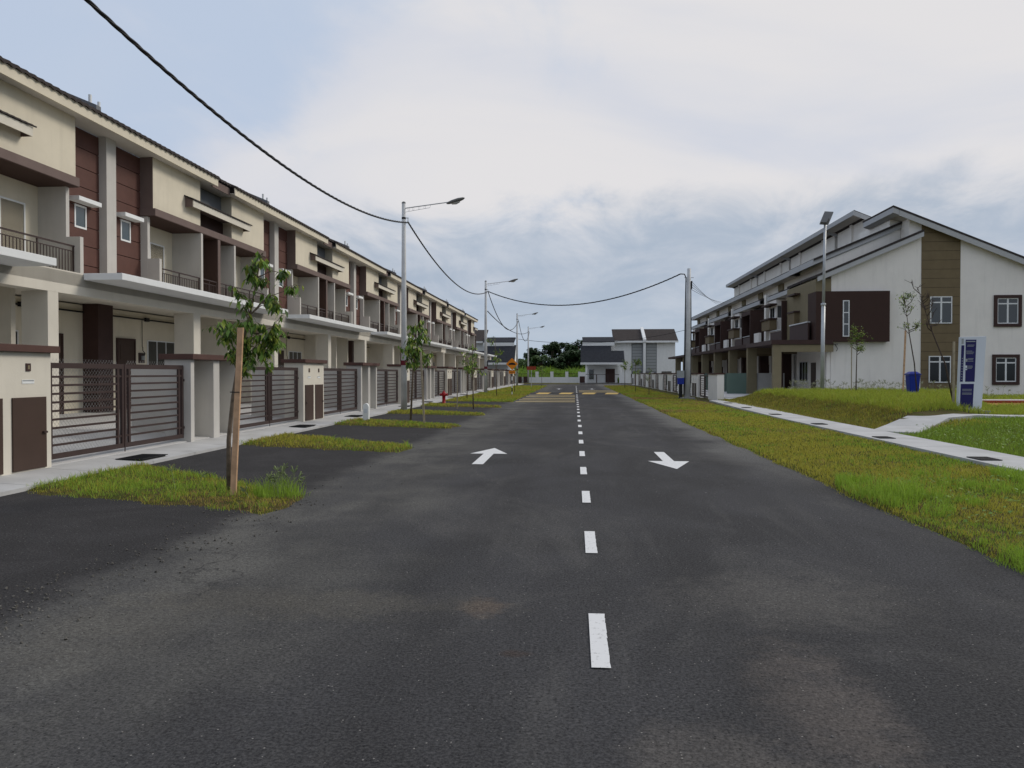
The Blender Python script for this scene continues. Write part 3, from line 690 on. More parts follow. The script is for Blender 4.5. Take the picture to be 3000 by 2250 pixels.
M['brownc'] = mat('cap_brown', (0.085, 0.045, 0.038), 0.7, var=0.1, vscale=3)
def tap_wall():
    c = 17.35; t = thing('tap_wall', (-8.65, c, .1), 'x', 'boundary wall', 'tap recess walls between the left gates')
    b = MB(); b.box(-8.95, -8.35, c - 1.21, c - 1.05, .07, 1.90); b.box(-8.95, -8.35, c + 1.05, c + 1.21, .07, 1.90); b.box(-8.85, -8.35, c - .15, c + .15, .07, 1.90); b.build('pier', 'fin', t, bevel=.008)
    MB().box(-8.95, -8.85, c - 1.05, c + 1.05, .07, 1.90).build('back_wall', 'cream2', t)
    MB().box(-9.03, -8.25, c - 1.30, c + 1.30, 1.901, 2.02).build('cap', 'brownc', t, bevel=.006)
    for sg in (-1, 1):
        y = c + sg * .55
        b = MB(); b.tube([(-8.78, y, .07), (-8.78, y, .62)], .012, 6); b.tube([(-8.78, y, .60), (-8.68, y, .60), (-8.67, y, .55)], .014, 6); b.box(-8.79, -8.77, y - .04, y + .04, .62, .64); b.build('tap', 'steel', t)
    MB().box(-10.4, -8.95, c - .07, c + .07, .1, 1.72).build('side_wall', 'fin', t)
    return t
mw = meter_wall(); tw = tap_wall()
nm = 0; nt = 0
mw['label'] = 'cream wall with brown meter cabinet doors beside the left picture edge'
tw['label'] = 'cream wall with two tap recesses right behind the nearest young tree'
for k in range(1, 8): copy_tree(mw, (0, 13.4 * k, 0), None, f'cream wall with two brown meter cabinet doors, {ORD[k]} in the left row from the camera')
for k in range(1, 7): copy_tree(tw, (0, 13.4 * k, 0), None, f'cream wall with two tap recesses between gates, {ORD[k]} in the left row from the camera')

def gate(x, ya, yb, label, z0=.19, z1=1.77, wires=True, nsl=10, mname='metal', grp='brown double gates of the left row', d=1):
    t = thing('double_gate', (x, (ya + yb) / 2, z0), label, 'gate', grp)
    ym = (ya + yb) / 2
    for (a, c, sg) in ((ya + .03, ym - .012, 1), (ym + .012, yb - .03, -1)):
        b = MB(); b.box(x - .025, x + .025, a, c, z1 - .09, z1); b.box(x - .025, x + .025, a, c, z0, z0 + .085)
        b.box(x - .025, x + .025, a, a + .06, z0 + .085, z1 - .09); b.box(x - .025, x + .025, c - .06, c, z0 + .085, z1 - .09)
        i0, i1 = a + .14, c - .14
        for q in (i0, i1 - .06): b.box(x - .02, x + .02, q, q + .06, z0 + .085, z1 - .09)
        for i in range(1, nsl):
            z = z0 + .085 + (z1 - z0 - .175) * i / nsl
            if i in (1, nsl - 1): b.box(x - .015, x + .015, a + .06, i0, z - .018, z + .018); b.box(x - .015, x + .015, i1, c - .06, z - .018, z + .018)
            b.box(x - .015, x + .015, i0 + .06, i1 - .06, z - .018, z + .018)
        lf = b.build('leaf', mname, t)
        if wires:
            w = MB(); st = .085; L_ = i1 - i0; H = z1 - z0 + .02
            n = int((L_ + H) / st)
            for i in range(n):
                for dr in (1, -1):
                    u0 = i * st - H; pA = [max(0, u0), 0]; 
                    ua, ub = max(0.0, u0), min(L_, u0 + H)
                    if ub <= ua: continue
                    za, zb = (ua - u0), (ub - u0)
                    if dr < 0: ua, ub = L_ - ua, L_ - ub
                    w.tube([(x - .03 * d, i0 + ua, z0 + .05 + za), (x - .03 * d, i0 + ub, z0 + .05 + zb)], .0018, 3, False)
            w.build('wire_mesh', 'steel', lf)
        hy = a if sg > 0 else c
        for z in (z0 + .2, z1 - .35): MB().box(x - .02, x + .03, hy - .035 if sg > 0 else hy, hy if sg > 0 else hy + .035, z, z + .05).build('hinge', mname, lf)
    MB().tube([(x + .03 * d, ym, z0 - .1), (x + .03 * d, ym, z0 + .5)], .01, 6).build('drop_bolt', mname, t)
    return t
gn = 0
for k in range(0, 7):
    for (a, c) in ((11.66, 16.13), (18.57, 23.08)):
        gate(-8.52, a + 13.4 * k, c + 13.4 * k, f'brown steel double gate in the left row, {ORD[gn]} from the camera', wires=(k < 2)); gn += 1
gate(-8.52, 11.66 + 93.8, 16.13 + 93.8 - 1.2, 'brown steel double gate at the far end of the left row', wires=False)

# ------------------------------------------------------------------ right row of terrace houses (faces -X)
GY = 50.5
def right_house(label, y0=64.0):
    """one unit, from y0 to y0 + 6.7"""
    t = thing('terrace_house', (16.2, y0 + 3.35, 0.02), label, 'house', 'terrace houses of the right row')
    y1 = y0 + 6.7; B = lambda *a: MB().box(*a)
    b = MB(); b.prism([(16.2, 0), (16.2, 8.65), (21.3, 10.85), (29.5, 7.5), (29.5, 0)], 'y', y0 + .003, y1 - .003); b.build('wall', 'wallw', t)
    b = MB(); b.prism([(15.5, 8.90), (15.5, 9.04), (21.36, 11.50), (21.36, 11.36)], 'y', y0, y1); b.build('lower_roof', 'tile', t)
    B(15.42, 15.5, y0, y1, 8.60, 8.95).build('fascia', 'fasc', t)
    B(15.5, 16.2, y0, y1, 8.60, 8.63).build('eave_soffit', 'soffit', t)
    return t
def right_front(t, y0, kind):
    """kind 'pier': white pier, window, brown screen; 'bay': planter window and dark railing"""
    def bx(x0, x1, v0, v1, z0, z1): return MB().box(x0, x1, y0 + v0, y0 + v1, z0, z1)
    a, c = (2.3, 6.7) if kind == 'pier' else (0, 6.4)
    b = MB(); b.prism([(15.5, 7.62), (15.5, 7.76), (16.2, 8.06), (16.2, 7.92)], 'y', y0 + a, y0 + c); b.build('balcony_roof', 'tile', t)
    bx(15.42, 15.5, a, c, 7.36, 7.68).build('balcony_fascia', 'fasc', t); bx(15.5, 16.2, a, c, 7.36, 7.39).build('balcony_soffit', 'soffit', t)
    bx(16.1, 16.196, 4.2, 5.6, 8.07, 8.58).build('tan_panel', 'tanl', t)
    bx(12.4, 16.2, 0, 6.7, 3.46, 3.7).build('porch_slab', 'umber', t)
    bx(12.55, 13.2, 0.05, 0.5, 0.05, 3.46).build('column', 'tanl', t)
    bx(13.2, 16.2, 0.1, 0.45, 3.0, 3.45).build('porch_beam', 'tan', t)
    bx(15.2, 15.9, .9, 1.5, .1, 3.4).build('dark_pier', 'umber', t)
    bx(16.1, 16.199, 2.0, 3.1, .1, 2.3).build('front_door', 'umber', t)
    window(t, 16.19, y0 + 3.7, y0 + 5.7, 1.0, 2.4, 'boxgrey', 'glass', (.33, .66), (), -1, .04)
    MB().box(8.3, 16.19, y0, y0 + 6.7, -.05, .1).build('porch_floor', 'floor', t)
    bx(13.25, 15.2, 0.2, 0.35, .1, 1.6).build('party_low_wall', 'fin', t)
    bx(11.1, 12.5, 0.25, 0.3, .1, 1.6).build('party_screen', 'glassgreen', t)
    if kind == 'pier':
        bx(15.42, 16.199, 0, .55, 3.7, 7.95).build('white_pier', 'wallw', t)
        bx(15.1, 15.3, 1.0, 2.7, 3.7, 4.93).build('parapet', 'wallw', t)
        window(t, 16.19, y0 + 1.2, y0 + 2.6, 3.9, 6.1, 'white', 'glass', (.5,), (), -1, .06, name='balcony_door')
        bx(14.85, 16.199, 3.0, 3.2, 3.75, 6.95).build('brown_screen', 'umber', t)
        bx(14.85, 15.6, 3.2, 6.5, 6.6, 6.95).build('brown_header', 'umber', t)
        bx(15.98, 16.199, 3.2, 6.69, 3.7, 7.3).build('brown_recess_wall', 'umber', t)
        bx(15.02, 15.08, 3.2, 6.6, 3.75, 4.7).build('balcony_railing', 'brown', t); bx(14.98, 15.1, 3.2, 6.6, 4.78, 4.83).build('top_rail', 'steel', t)
    else:
        bx(14.95, 16.199, 0, .2, 3.75, 6.85).build('brown_screen', 'umber', t)
        bx(15.02, 15.08, .2, 3.6, 3.75, 4.7).build('balcony_railing', 'brown', t); bx(14.98, 15.1, .2, 3.6, 4.78, 4.83).build('top_rail', 'steel', t)
        bx(15.5, 16.199, 3.8, 6.0, 3.7, 7.3).build('bay_wall', 'wallw', t)
        p = bx(14.95, 15.5, 3.6, 6.1, 4.95, 5.72).build('window_planter', 'tan', t)
        bx(14.85, 15.5, 3.45, 6.25, 5.721, 5.85).build('planter_cap', 'umber', p)
        bx(14.95, 15.5, 3.5, 6.2, 6.85, 6.97).build('sun_hood', 'umber', t)
        window(t, 15.5, y0 + 4.2, y0 + 5.6, 5.9, 6.75, 'white', 'glass', (.5,), (), -1, .05)
        bx(15.7, 16.199, 6.1, 6.69, 3.7, 7.3).build('tan_side_wall', 'tanl', t)
        MB().box(15.6, 16.1, y0 + 3.78, y0 + 3.799, 5.9, 6.8).build('side_window', 'glass', t)
right_units = []
names_r = ['white and tan terrace house in the right row, %s back from the near gable' % ORD[i] for i in range(8)]
t = thing('terrace_house', (16.2, GY + 3.35, 0.02), 'white end house of the right row with tan gable strip and brown balcony box', 'house', 'terrace houses of the right row')
# end house: gable facing the camera
b = MB(); b.prism([(16.25, 0), (16.25, 7.95), (21.0, 10.02), (21.0, 11.42), (29.5, 7.85), (29.5, 0)], 'y', GY, GY + 6.69); b.build('wall', 'wallw', t)
b = MB(); z = .1
while z < 11.5:
    zt = z + .555
    # clip each board to the roof slope on its right side
    x0, x1 = 21.75, 24.1
    top = lambda x: 11.6 - (x - 20.6) * .4213 - .02
    if top(x0) <= z: break
    pl = [(x0, z), (x1, z), (x1, min(zt, top(x1))), (x0, min(zt, top(x0)))]
    if top(x1) < z: xm = 20.6 + (11.58 - z) / .4213; pl = [(x0, z), (xm, z), (x0, min(zt, top(x0)))]
    elif top(x1) < zt < top(x0): xm = 20.6 + (11.58 - zt) / .4213; pl = [(x0, z), (x1, z), (x1, top(x1)), (xm, zt), (x0, zt)]
    b.prism(pl, 'y', GY - .03, GY); z += .575
b.build('tan_cladding', 'tan', t)
MB().prism([(21.75, .1), (24.1, .1), (24.1, 10.1), (21.75, 11.08)], 'y', GY - .012, GY - .002).build('cladding_joint', 'brown', t)
def gwin(x0, x1, z0, z1, border=False, y=GY):
    if border:
        b = MB(); w_ = .19; yy0, yy1 = y - .12, y
        b.box(x0, x1, yy0, yy1, z0, z0 + w_); b.box(x0, x1, yy0, yy1, z1 - w_, z1); b.box(x0, x0 + w_, yy0, yy1, z0 + w_, z1 - w_); b.box(x1 - w_, x1, yy0, yy1, z0 + w_, z1 - w_)
        b.build('window_surround', 'brown', t, bevel=.01); x0 += w_; x1 -= w_; z0 += w_; z1 -= w_
    o_ = y - .055; f = MB(); w_ = .06
    f.box(x0, x1, o_, y, z0, z0 + w_); f.box(x0, x1, o_, y, z1 - w_, z1); f.box(x0, x0 + w_, o_, y, z0 + w_, z1 - w_); f.box(x1 - w_, x1, o_, y, z0 + w_, z1 - w_)
    xm = (x0 + x1) / 2; zm = z1 - (z1 - z0) * .22
    f.box(xm - .05, xm + .05, o_ + .003, y, z0 + w_, z1 - w_); f.box(x0 + w_, x1 - w_, o_ + .006, y, zm - .04, zm + .04)
    w = f.build('window', 'white', t); MB().box(x0 + w_, x1 - w_, y - .036, y - .004 if border else y - .032, z0 + w_, z1 - w_).build('pane', 'glass' if z0 > 3 else 'glassd', w)
gwin(22.28, 23.60, 4.72, 6.42, y=GY - .03); gwin(22.22, 23.55, 1.0, 2.68, y=GY - .03)
gwin(26.12, 27.76, 4.50, 6.48, True); gwin(26.05, 27.66, .87, 2.77, True)
# balcony box
b = MB(); b.box(15.16, 19.66, GY - .5, GY - .003, 3.58, 6.76); b.box(15.16, 15.3, GY - .003, GY + 1.2, 3.58, 6.76); b.build('balcony_screen', 'umber', t)
f = MB(); f.box(16.8, 17.2, GY - .54, GY - .5, 3.9, 3.96); f.box(16.8, 17.2, GY - .54, GY - .5, 6.12, 6.18); f.box(16.8, 16.86, GY - .54, GY - .5, 3.96, 6.12); f.box(17.14, 17.2, GY - .54, GY - .5, 3.96, 6.12)
for z in (4.66, 5.38): f.box(16.86, 17.14, GY - .537, GY - .5, z, z + .06)
w = f.build('slim_window', 'white', t); MB().box(16.86, 17.14, GY - .52, GY - .501, 3.96, 6.12).build('pane', 'glass', w)
MB().box(15.3, 16.25, GY + .003, GY + 6.68, 3.7, 7.6).build('upper_side_wall', 'tanl', t)
# verge roofs of the end house
def rake(nm, pts, y0, y1, th, m):
    b = MB(); (xa, za), (xb, zb) = pts; b.prism([(xa, za), (xb, zb), (xb, zb + th), (xa, za + th)], 'y', y0, y1); return b.build(nm, m, t)
rake('balcony_roof', ((15.3, 7.70), (21.75, 10.46)), GY - .4, GY + 6.69, .15, 'tile')
rake('verge_board', ((15.3, 7.40), (21.74, 10.16)), GY - .38, GY - .32, .30, 'fasc')
rake('verge_soffit', ((15.35, 7.60), (21.74, 10.30)), GY - .32, GY - .002, .05, 'soffit')
rake('upper_roof', ((19.85, 11.98), (30.2, 7.62)), GY - .45, GY + 4.7, .13, 'tile')
rake('upper_verge_board', ((20.2, 11.48), (30.2, 7.26)), GY - .43, GY - .37, .36, 'fasc')
rake('upper_soffit', ((20.2, 11.62), (30.2, 7.42)), GY - .37, GY - .002, .05, 'soffit')
b = MB(); b.prism([(19.85, 11.65), (19.85, 11.98), (20.22, 11.84), (20.22, 11.5)], 'y', GY - .43, GY + 4.6); b.build('upper_fascia', 'fasc', t)
b = MB(); b.prism([(19.92, 11.66), (19.92, 11.69), (21.3, 11.30), (21.3, 11.27)], 'y', GY - .365, GY + 4.69); b.build('eave_soffit', 'soffit', t)
MB().box(12.4, 16.2, GY - .6, GY + 6.7, 3.42, 3.7).build('porch_slab', 'brown', t)
MB().box(12.95, 16.24, GY - .52, GY - .2, 2.95, 3.55).build('porch_beam', 'tanl', t)
MB().box(12.55, 13.05, GY - .5, GY - .1, .05, 3.42).build('column', 'tanl', t)
MB().box(13.9, 14.5, GY + 4.6, GY + 5.1, .1, 3.4).build('dark_pier', 'umber', t)
MB().box(8.3, 16.24, GY - 1.0, GY + 6.69, -.05, .1).build('porch_floor', 'floor', t)
MB().box(16.0, 16.24, GY + .05, GY + 6.6, .1, 3.4).build('porch_back_wall', 'wallw', t)
dr = MB().box(15.96, 16.0, GY + 2.2, GY + 3.2, .1, 2.3).build('front_door', 'door', t)
window(t, 15.98, GY + 3.9, GY + 5.9, 1.0, 2.4, 'white', 'glass', (.33, .66), (), -1, .04)
b = MB(); b.tube([(12.9, GY - .56, 3.42), (16.5, GY - .56, 3.42)], .02, 6); b.tube([(16.5, GY - .05, 3.42), (16.6, GY - .2, 3.15), (16.5, GY - .3, 3.0)], .02, 6); b.build('conduit', 'black', t)
MB().box(14.9, 15.0, GY + .3, GY + 4.5, 3.75, 4.85).build('balcony_panel', 'brown', t)
MB().box(14.85, 15.05, GY + .3, GY + 4.5, 4.85, 4.93).build('top_rail', 'steel', t)
p = MB().box(14.95, 15.9, GY + 3.6, GY + 5.0, 4.95, 5.75).build('window_planter', 'tan', t); MB().box(14.88, 15.9, GY + 3.5, GY + 5.1, 5.751, 5.86).build('planter_cap', 'brown', p)
MB().box(14.9, 15.9, GY + 3.4, GY + 5.2, 6.95, 7.06).build('sun_hood', 'brown', t)
b = MB(); b.prism([(15.5, 8.92), (15.5, 9.07), (21.0, 11.38), (21.0, 11.23)], 'y', GY + 1.05, GY + 6.7); b.build('lower_roof', 'tile', t)
b = MB(); b.prism([(15.42, 8.62), (15.42, 9.0), (21.0, 11.3), (21.0, 10.95)], 'y', GY + 1.14, GY + 1.19); b.box(15.42, 15.5, GY + 1.2, GY + 6.7, 8.62, 9.0); b.build('fascia', 'fasc', t)
b = MB(); b.prism([(16.2, 7.9), (16.2, 8.9), (20.3, 10.65), (20.3, 11.6), (20.98, 11.5), (20.98, 9.98)], 'y', GY + 1.25, GY + 6.69); b.build('clerestory_wall', 'wallw', t)

for i in range(7):
    y0 = GY + 6.7 * (i + 1); t = right_house(names_r[i + 1], y0); right_front(t, y0, 'pier' if i % 2 else 'bay')
    # high rear roofs: each pair shares one stepped eave, with gaps between the pairs
    ya, yb = y0 + (.10 if i % 2 or i == 0 else 0), y0 + 6.7
    b = MB(); b.prism([(20.0, 13.20), (20.0, 13.34), (29.9, 9.2), (29.9, 9.06)], 'y', ya, yb); b.build('upper_roof', 'tile', t)
    b = MB(); b.box(19.93, 20.0, ya, yb, 12.96, 13.30); b.build('upper_fascia', 'fasc', t)
    if i % 2 or i == 0: b = MB(); b.prism([(19.93, 12.96), (19.93, 13.30), (29.9, 9.14), (29.9, 8.84)], 'y', ya - .06, ya - .002); b.build('verge_board', 'fasc', t)
    b = MB(); b.prism([(20.0, 12.96), (20.0, 12.99), (21.05, 12.88), (21.05, 12.85)], 'y', ya, yb); b.build('upper_soffit', 'soffit', t)
    b = MB(); b.prism([(21.0, 10.6), (21.0, 12.86), (22, 12.3), (29.4, 9.2), (29.4, 7.4)], 'y', ya + (.5 if i % 2 or i == 0 else 0), yb - (0 if i % 2 else .1)); b.build('clerestory', 'wallw', t)
    MB().box(20.85, 21.0, y0 + 3.1, y0 + 3.5, 11.1, 12.84).build('clerestory_pier', 'wallw', t)

# right front boundary
def rwall(y0, y1, kind, label):
    t = thing('front_wall', (8.0, (y0 + y1) / 2, .06), label, 'boundary wall', 'front boundary walls of the right row')
    MB().box(7.82, 8.2, y0, y1, .0, 1.53).build('wall', 'wallw', t, bevel=.01)
    MB().box(7.76, 8.26, y0 - .04, y1 + .04, 1.531, 1.61).build('cap', 'brownc', t)
    if kind == 'box':
        for yc in ((y0 * 2 + y1) / 3, (y0 + 2 * y1) / 3):
            MB().box(7.80, 7.82, yc - .35, yc + .35, .1, .95).build('cabinet_door', 'metal', t)
            MB().box(7.805, 7.82, yc - .12, yc + .12, 1.15, 1.3).build('name_label', 'white', t)
    return t
y = 43.2; nW = nG = 0
while y < 103:
    rwall(y, y + 2.9, 'plain', 'pale front wall with dark cap at the near end of the right row' if nW == 0 else f'pale front wall with dark cap in the right row, {ORD[nW]} from the near end'); nW += 1
    gate(7.95, y + 2.94, y + 6.66, f'brown slatted gate in the right row, {ORD[nG]} from the near end', z0=.12, z1=1.48, wires=False, nsl=9, grp='brown gates of the right row', d=-1); nG += 1
    rwall(y + 6.7, y + 9.6, 'box', f'pale front wall with meter cabinets in the right row, {ORD[nW]} from the near end'); nW += 1
    gate(7.95, y + 9.64, y + 13.36, f'brown slatted gate in the right row, {ORD[nG]} from the near end', z0=.12, z1=1.48, wires=False, nsl=9, grp='brown gates of the right row', d=-1); nG += 1
    y += 13.4

# ------------------------------------------------------------------ far end: white wall, bungalows
t = thing('white_boundary_wall', (-4, 124, 0), 'white boundary wall with piers and dark railings across the street end', 'wall')
MB().box(-9.6, 0.9, 123.9, 124.1, 0, 0.95).build('wall', 'white', t)
for x in (-9.5, -6.1, -4.6 + .9, -1.3 + .0, 0.75): MB().box(x - .25, x + .25, 123.8, 124.2, 0, 1.85).build('pier', 'white', t)
b = MB(); x = -9.3
while x < .6: b.box(x - .015, x + .015, 123.98, 124.02, .95, 1.62); x += .16
b.box(-9.3, .6, 123.97, 124.03, 1.5, 1.54); b.build('railing', 'metal', t)
for i, x in enumerate((-8.9, -7.9)):
    o = MB().box(x - .35, x + .35, 123.55, 123.88, .1, 1.05).build('meter_cabinet', 'brown'); tag(o, f'black meter cabinet against the far white wall, {"left" if i == 0 else "right"} one of two', 'cabinet', 'cabinets at the far wall')
def far_house(sg, ox, label):
    """semi-detached house at the street end; sg mirrors it"""
    t = thing('white_house', (ox + sg * 8, 125, 0), label, 'house', 'white houses across the street end')
    X = lambda a: ox + sg * a
    def bx(a, c, y0, y1, z0, z1): return MB().box(X(a), X(c), y0, y1, z0, z1)
    bx(1.6, 6.6, 124.5, 134, 0, 3.1).build('garage_wall', 'white', t)
    bx(6.3, 16.2, 128, 138, 0, 6.75).build('main_wall', 'white', t)
    bx(1.2, 6.3, 126.5, 134, 3.1, 6.35).build('upper_wall', 'white', t)
    b = MB(); b.prism([(121.8, 3.15), (121.8, 3.3), (125.6, 6.2), (125.6, 6.05)], 'x', X(.7), X(5.6)); b.prism([(121.8, 3.15), (121.8, 3.3), (124.3, 5.2), (124.3, 5.05)], 'x', X(5.6), X(7.6)); b.build('porch_roof', 'tileb', t)
    b = MB(); b.box(X(.65), X(7.65), 121.7, 121.8, 2.95, 3.28); b.build('fascia', 'white', t); b = MB(); b.box(X(1.0), X(6.1), 125.4, 125.6, 6.05, 6.6); b.build('upper_fascia', 'white', t)
    b = MB(); b.prism([(125.4, 6.6), (125.4, 6.72), (128.5, 7.6), (128.5, 7.4)], 'x', X(1.0), X(6.2)); b.build('back_roof', 'tileb', t)
    b = MB(); b.prism([(127.2, 6.75), (127.2, 6.88), (132.5, 9.1), (132.5, 8.95)], 'x', X(6.05), X(16.6)); b.build('main_roof', 'tile', t)
    MB().box(X(6.05), X(16.6), 127.1, 127.2, 6.6, 6.9).build('main_fascia', 'white', t)
    b = MB(); b.prism([(127.0, 6.7), (127.0, 7.15), (132.6, 9.45), (132.6, 8.9)], 'x', X(10.9), X(11.4)); b.box(X(10.95), X(11.35), 127.2, 128, 0, 6.7); b.build('party_wall', 'white', t)
    for (a, c) in ((9.1, 10.9), (11.4, 13.2)):
        w = bx(a, c, 127.93, 127.995, .6, 6.5).build('stair_window', 'slate', t)
        b = MB()
        for i in range(9): z = 1.9 + i * .5; b.box(X(a + .1), X(c - .1), 127.915, 127.93, z, z + .42)
        b.build('pane', 'boxgrey', w)
        bx(a + .5, c - .5, 127.9, 127.94, 1.0, 1.7).build('small_window', 'white', t)
    bx(14.0, 15.6, 127.94, 127.998, .7, 1.9).build('window', 'glass', t)
    bx(1.5, 1.75, 122.0, 122.3, 0, 3.1).build('column', 'white', t); bx(6.9, 7.15, 122.0, 122.3, 0, 3.1).build('column', 'white', t)
    w = bx(2.0, 2.9, 124.45, 124.498, .5, 2.3).build('window', 'white', t); bx(2.08, 2.82, 124.43, 124.45, .6, 2.2).build('pane', 'glass', w)
    bx(4.7, 6.2, 124.44, 124.498, 0.1, 2.3).build('garage_door', 'brown', t)
    bx(.5, 7.8, 112, 124.5, -.02, .05).build('drive', 'apron', t)
    return t
far_house(1, 0.2, 'white semi-detached house with dark sloping porch roof at the street end, right of the trees')
far_house(-1, -8.9, 'white house with dark roofs at the street end, half hidden behind the left row')
t = thing('far_front_wall', (8.5, 121.5, 0), 'low white front wall before the far white house', 'wall')
b = MB(); b.box(.6, 1.7, 121, 121.3, 0, 1.75); b.build('meter_pier', 'white', t); b = MB(); b.box(6.9, 8.6, 121, 121.3, 0, 1.7); b.box(8.6, 17, 121, 121.3, 0, .9); b.build('wall', 'white', t)
MB().box(.75, 1.55, 120.95, 120.998, .1, 1.1).build('cabinet_door', 'brown', t)
b = MB(); b.box(1.7, 6.9, 121.1, 121.16, 1.35, 1.42); b.box(3.3, 3.45, 121.1, 121.16, 0, 1.35); b.box(5.1, 5.25, 121.1, 121.16, 0, 1.35)
b.build('gate', 'metal', t)

# ------------------------------------------------------------------ street lamps and utility poles
def lamp_pole(x, y, h, label, arm=True, band=True):
    t = thing('street_lamp', (x, y, 0), label, 'street lamp', 'street lamps along the left pavement')
    MB().tube([(x, y, 0), (x, y, h * .5), (x, y, h)], [.135, .11, .078], 16).build('pole', 'galv', t, smooth=True)
    MB().lathe(x, y, [(.085, h), (.08, h + .05), (.03, h + .08)], 12).build('cap', 'lamp', t)
    if band:
        MB().lathe(x, y, [(.133, 1.93), (.133, 2.13)], 16).build('band', 'maroon', t)
        MB().box(x + .12, x + .18, y - .05, y + .05, 2.15, 2.55).build('fuse_box', 'black', t)
    a = MB(); z0 = h - .20; z1 = h + .02
    a.tube([(x + .07, y, z0), (x + 1.9, y, z1)], .022, 8)
    p = lambda u, dz: (x + .07 + 1.83 * u, y, z0 + (z1 - z0) * u + dz)
    a.tube([p(0, -.16), p(.57, -.12), p(.585, 0)], .008, 6)
    for u in (.08, .18, .32, .45):
        pts = [(p(u, -.065)[0] + .04 * math.cos(q), y, p(u, -.072)[2] + .06 * math.sin(q)) for q in [i * math.pi / 5 for i in range(11)]]; a.tube(pts, .005, 5)
    a.build('arm', 'galv', t)
    b = MB(); cx = x + 2.15; prof = [(-.34, .03), (-.28, .075), (-.1, .12), (.15, .13), (.36, .08), (.43, .015)]
    N = len(b.v); sg_ = 12
    for (dx, r) in prof:
        for k in range(sg_): q = 2 * math.pi * k / sg_; b.v.append((cx + dx, y + r * 1.35 * math.cos(q), z1 + .04 + dx * .28 + r * .62 * math.sin(q)))
    for i in range(len(prof) - 1):
        for k in range(sg_): b.f.append((N + i * sg_ + k, N + i * sg_ + (k + 1) % sg_, N + (i + 1) * sg_ + (k + 1) % sg_, N + (i + 1) * sg_ + k))
    b.f.append(tuple(N + k for k in range(sg_))); b.f.append(tuple(N + (len(prof) - 1) * sg_ + k for k in range(sg_))[::-1])
    hd = b.build('lamp_head', 'lamp', t, smooth=True)
    MB().tube([(cx - .12, y, z1 - .045), (cx + .05, y, z1 - .02), (cx + .22, y, z1 + .035)], [.06, .085, .05], 10).build('lens', 'lens', hd, smooth=True)
    b = MB(); b.box(x + .06, x + .2, y - .012, y + .012, h - .62, h - .60); b.tube([(x + .18, y, h - .61), (x + .18, y, h - .78)], .012, 6); b.lathe(x, y, [(.088, h - .66), (.088, h - .58)], 12)
    b.build('cable_bracket', 'black', t); return t
PX = -7.15
lamp_pole(PX, 31.8, 8.7, 'tall grey street lamp with maroon band, nearest on the left pavement')
lamp_pole(-7.05, 60.6, 8.85, 'tall grey street lamp, second on the left, before the orange sign')
lamp_pole(-7.05, 93.7, 8.8, 'grey street lamp, third on the left, near the street end')
lamp_pole(-7.25, 119.5, 8.75, 'small distant grey street lamp, farthest on the left', band=False)
lamp_pole(-7.1, 3.2, 8.7, 'grey street lamp beside the near left pavement, holding the near cable end', band=True)
t = thing('utility_pole', (6.62, 46, 0), 'tall grey utility pole with a blue box beside the right fence', 'utility pole')
MB().tube([(6.6, 46, 0), (6.64, 46, 4), (6.68, 46, 7.75)], [.18, .155, .105], 14).build('pole', 'galv', t, smooth=True)
b = MB(); b.tube([(6.40, 45.95, .3), (6.42, 45.95, 2), (6.46, 45.95, 5.0), (6.50, 45.95, 7.2), (6.42, 46.0, 7.42), (6.2, 46.1, 7.45)], .035, 6); b.tube([(6.80, 45.95, 1), (6.81, 45.95, 4), (6.78, 45.95, 6.9)], .025, 6); b.build('riser_cable', 'black', t)
b = MB(); b.box(6.76, 6.86, 45.94, 46.06, 6.55, 7.0); b.box(6.4, 6.95, 45.98, 46.02, 7.2, 7.22); b.box(6.5, 6.9, 45.98, 46.02, 7.0, 7.02); b.build('bracket', 'black', t)
MB().box(6.0, 6.38, 45.75, 45.98, .95, 1.32).build('blue_box', 'blue', t); MB().box(5.98, 6.40, 45.76, 45.99, 1.33, 1.75).build('grey_box', 'boxgrey', t)
MB().box(6.1, 6.3, 45.85, 45.95, .1, .95).build('conduit_pipe', 'black', t); MB().box(6.15, 7.0, 45.6, 46.5, 0, .17).build('pole_base', 'kerbc', t)
# solar flood light pole in the park
fx, fy = 12.55, 40.0; z = hz(fx, fy)
t = thing('flood_light_pole', (fx, fy, z), 'slim bright metal pole with tilted solar flood light on the grass mound', 'lamp post')
MB().tube([(fx - .1, fy, z - .1), (fx - .06, fy, 5.1)], [.10, .092], 14).build('lower_pole', 'galv2', t, smooth=True)
MB().tube([(fx - .06, fy, 5.0), (fx, fy, 9.15)], [.075, .062], 14).build('upper_pole', 'galv2', t, smooth=True)
MB().lathe(fx - .06, fy, [(.11, 5.0), (.13, 5.06), (.11, 5.12)], 14).build('collar', 'galv2', t)
b = MB(); c = Vector((fx + .06, fy, 9.42)); u = Vector((.35, .2, .75)).normalized(); w = Vector((.75, -.6, -.19)).normalized(); nrm = u.cross(w).normalized()
for (a0, a1, b0, b1, h0, h1) in ((-.38, .38, -.22, .22, 0, .05), (-.34, -.05, -.16, .16, -.12, 0)):
    n = len(b.v); b.v += [tuple(c + u * a_ + w * b_ + nrm * h_) for h_ in (h0, h1) for b_ in (b0, b1) for a_ in (a0, a1)]
    for f in ((0, 2, 3, 1), (4, 5, 7, 6), (0, 1, 5, 4), (2, 6, 7, 3), (0, 4, 6, 2), (1, 3, 7, 5)): b.f.append(tuple(n + i for i in f))
b.build('flood_light', 'lamp', t)

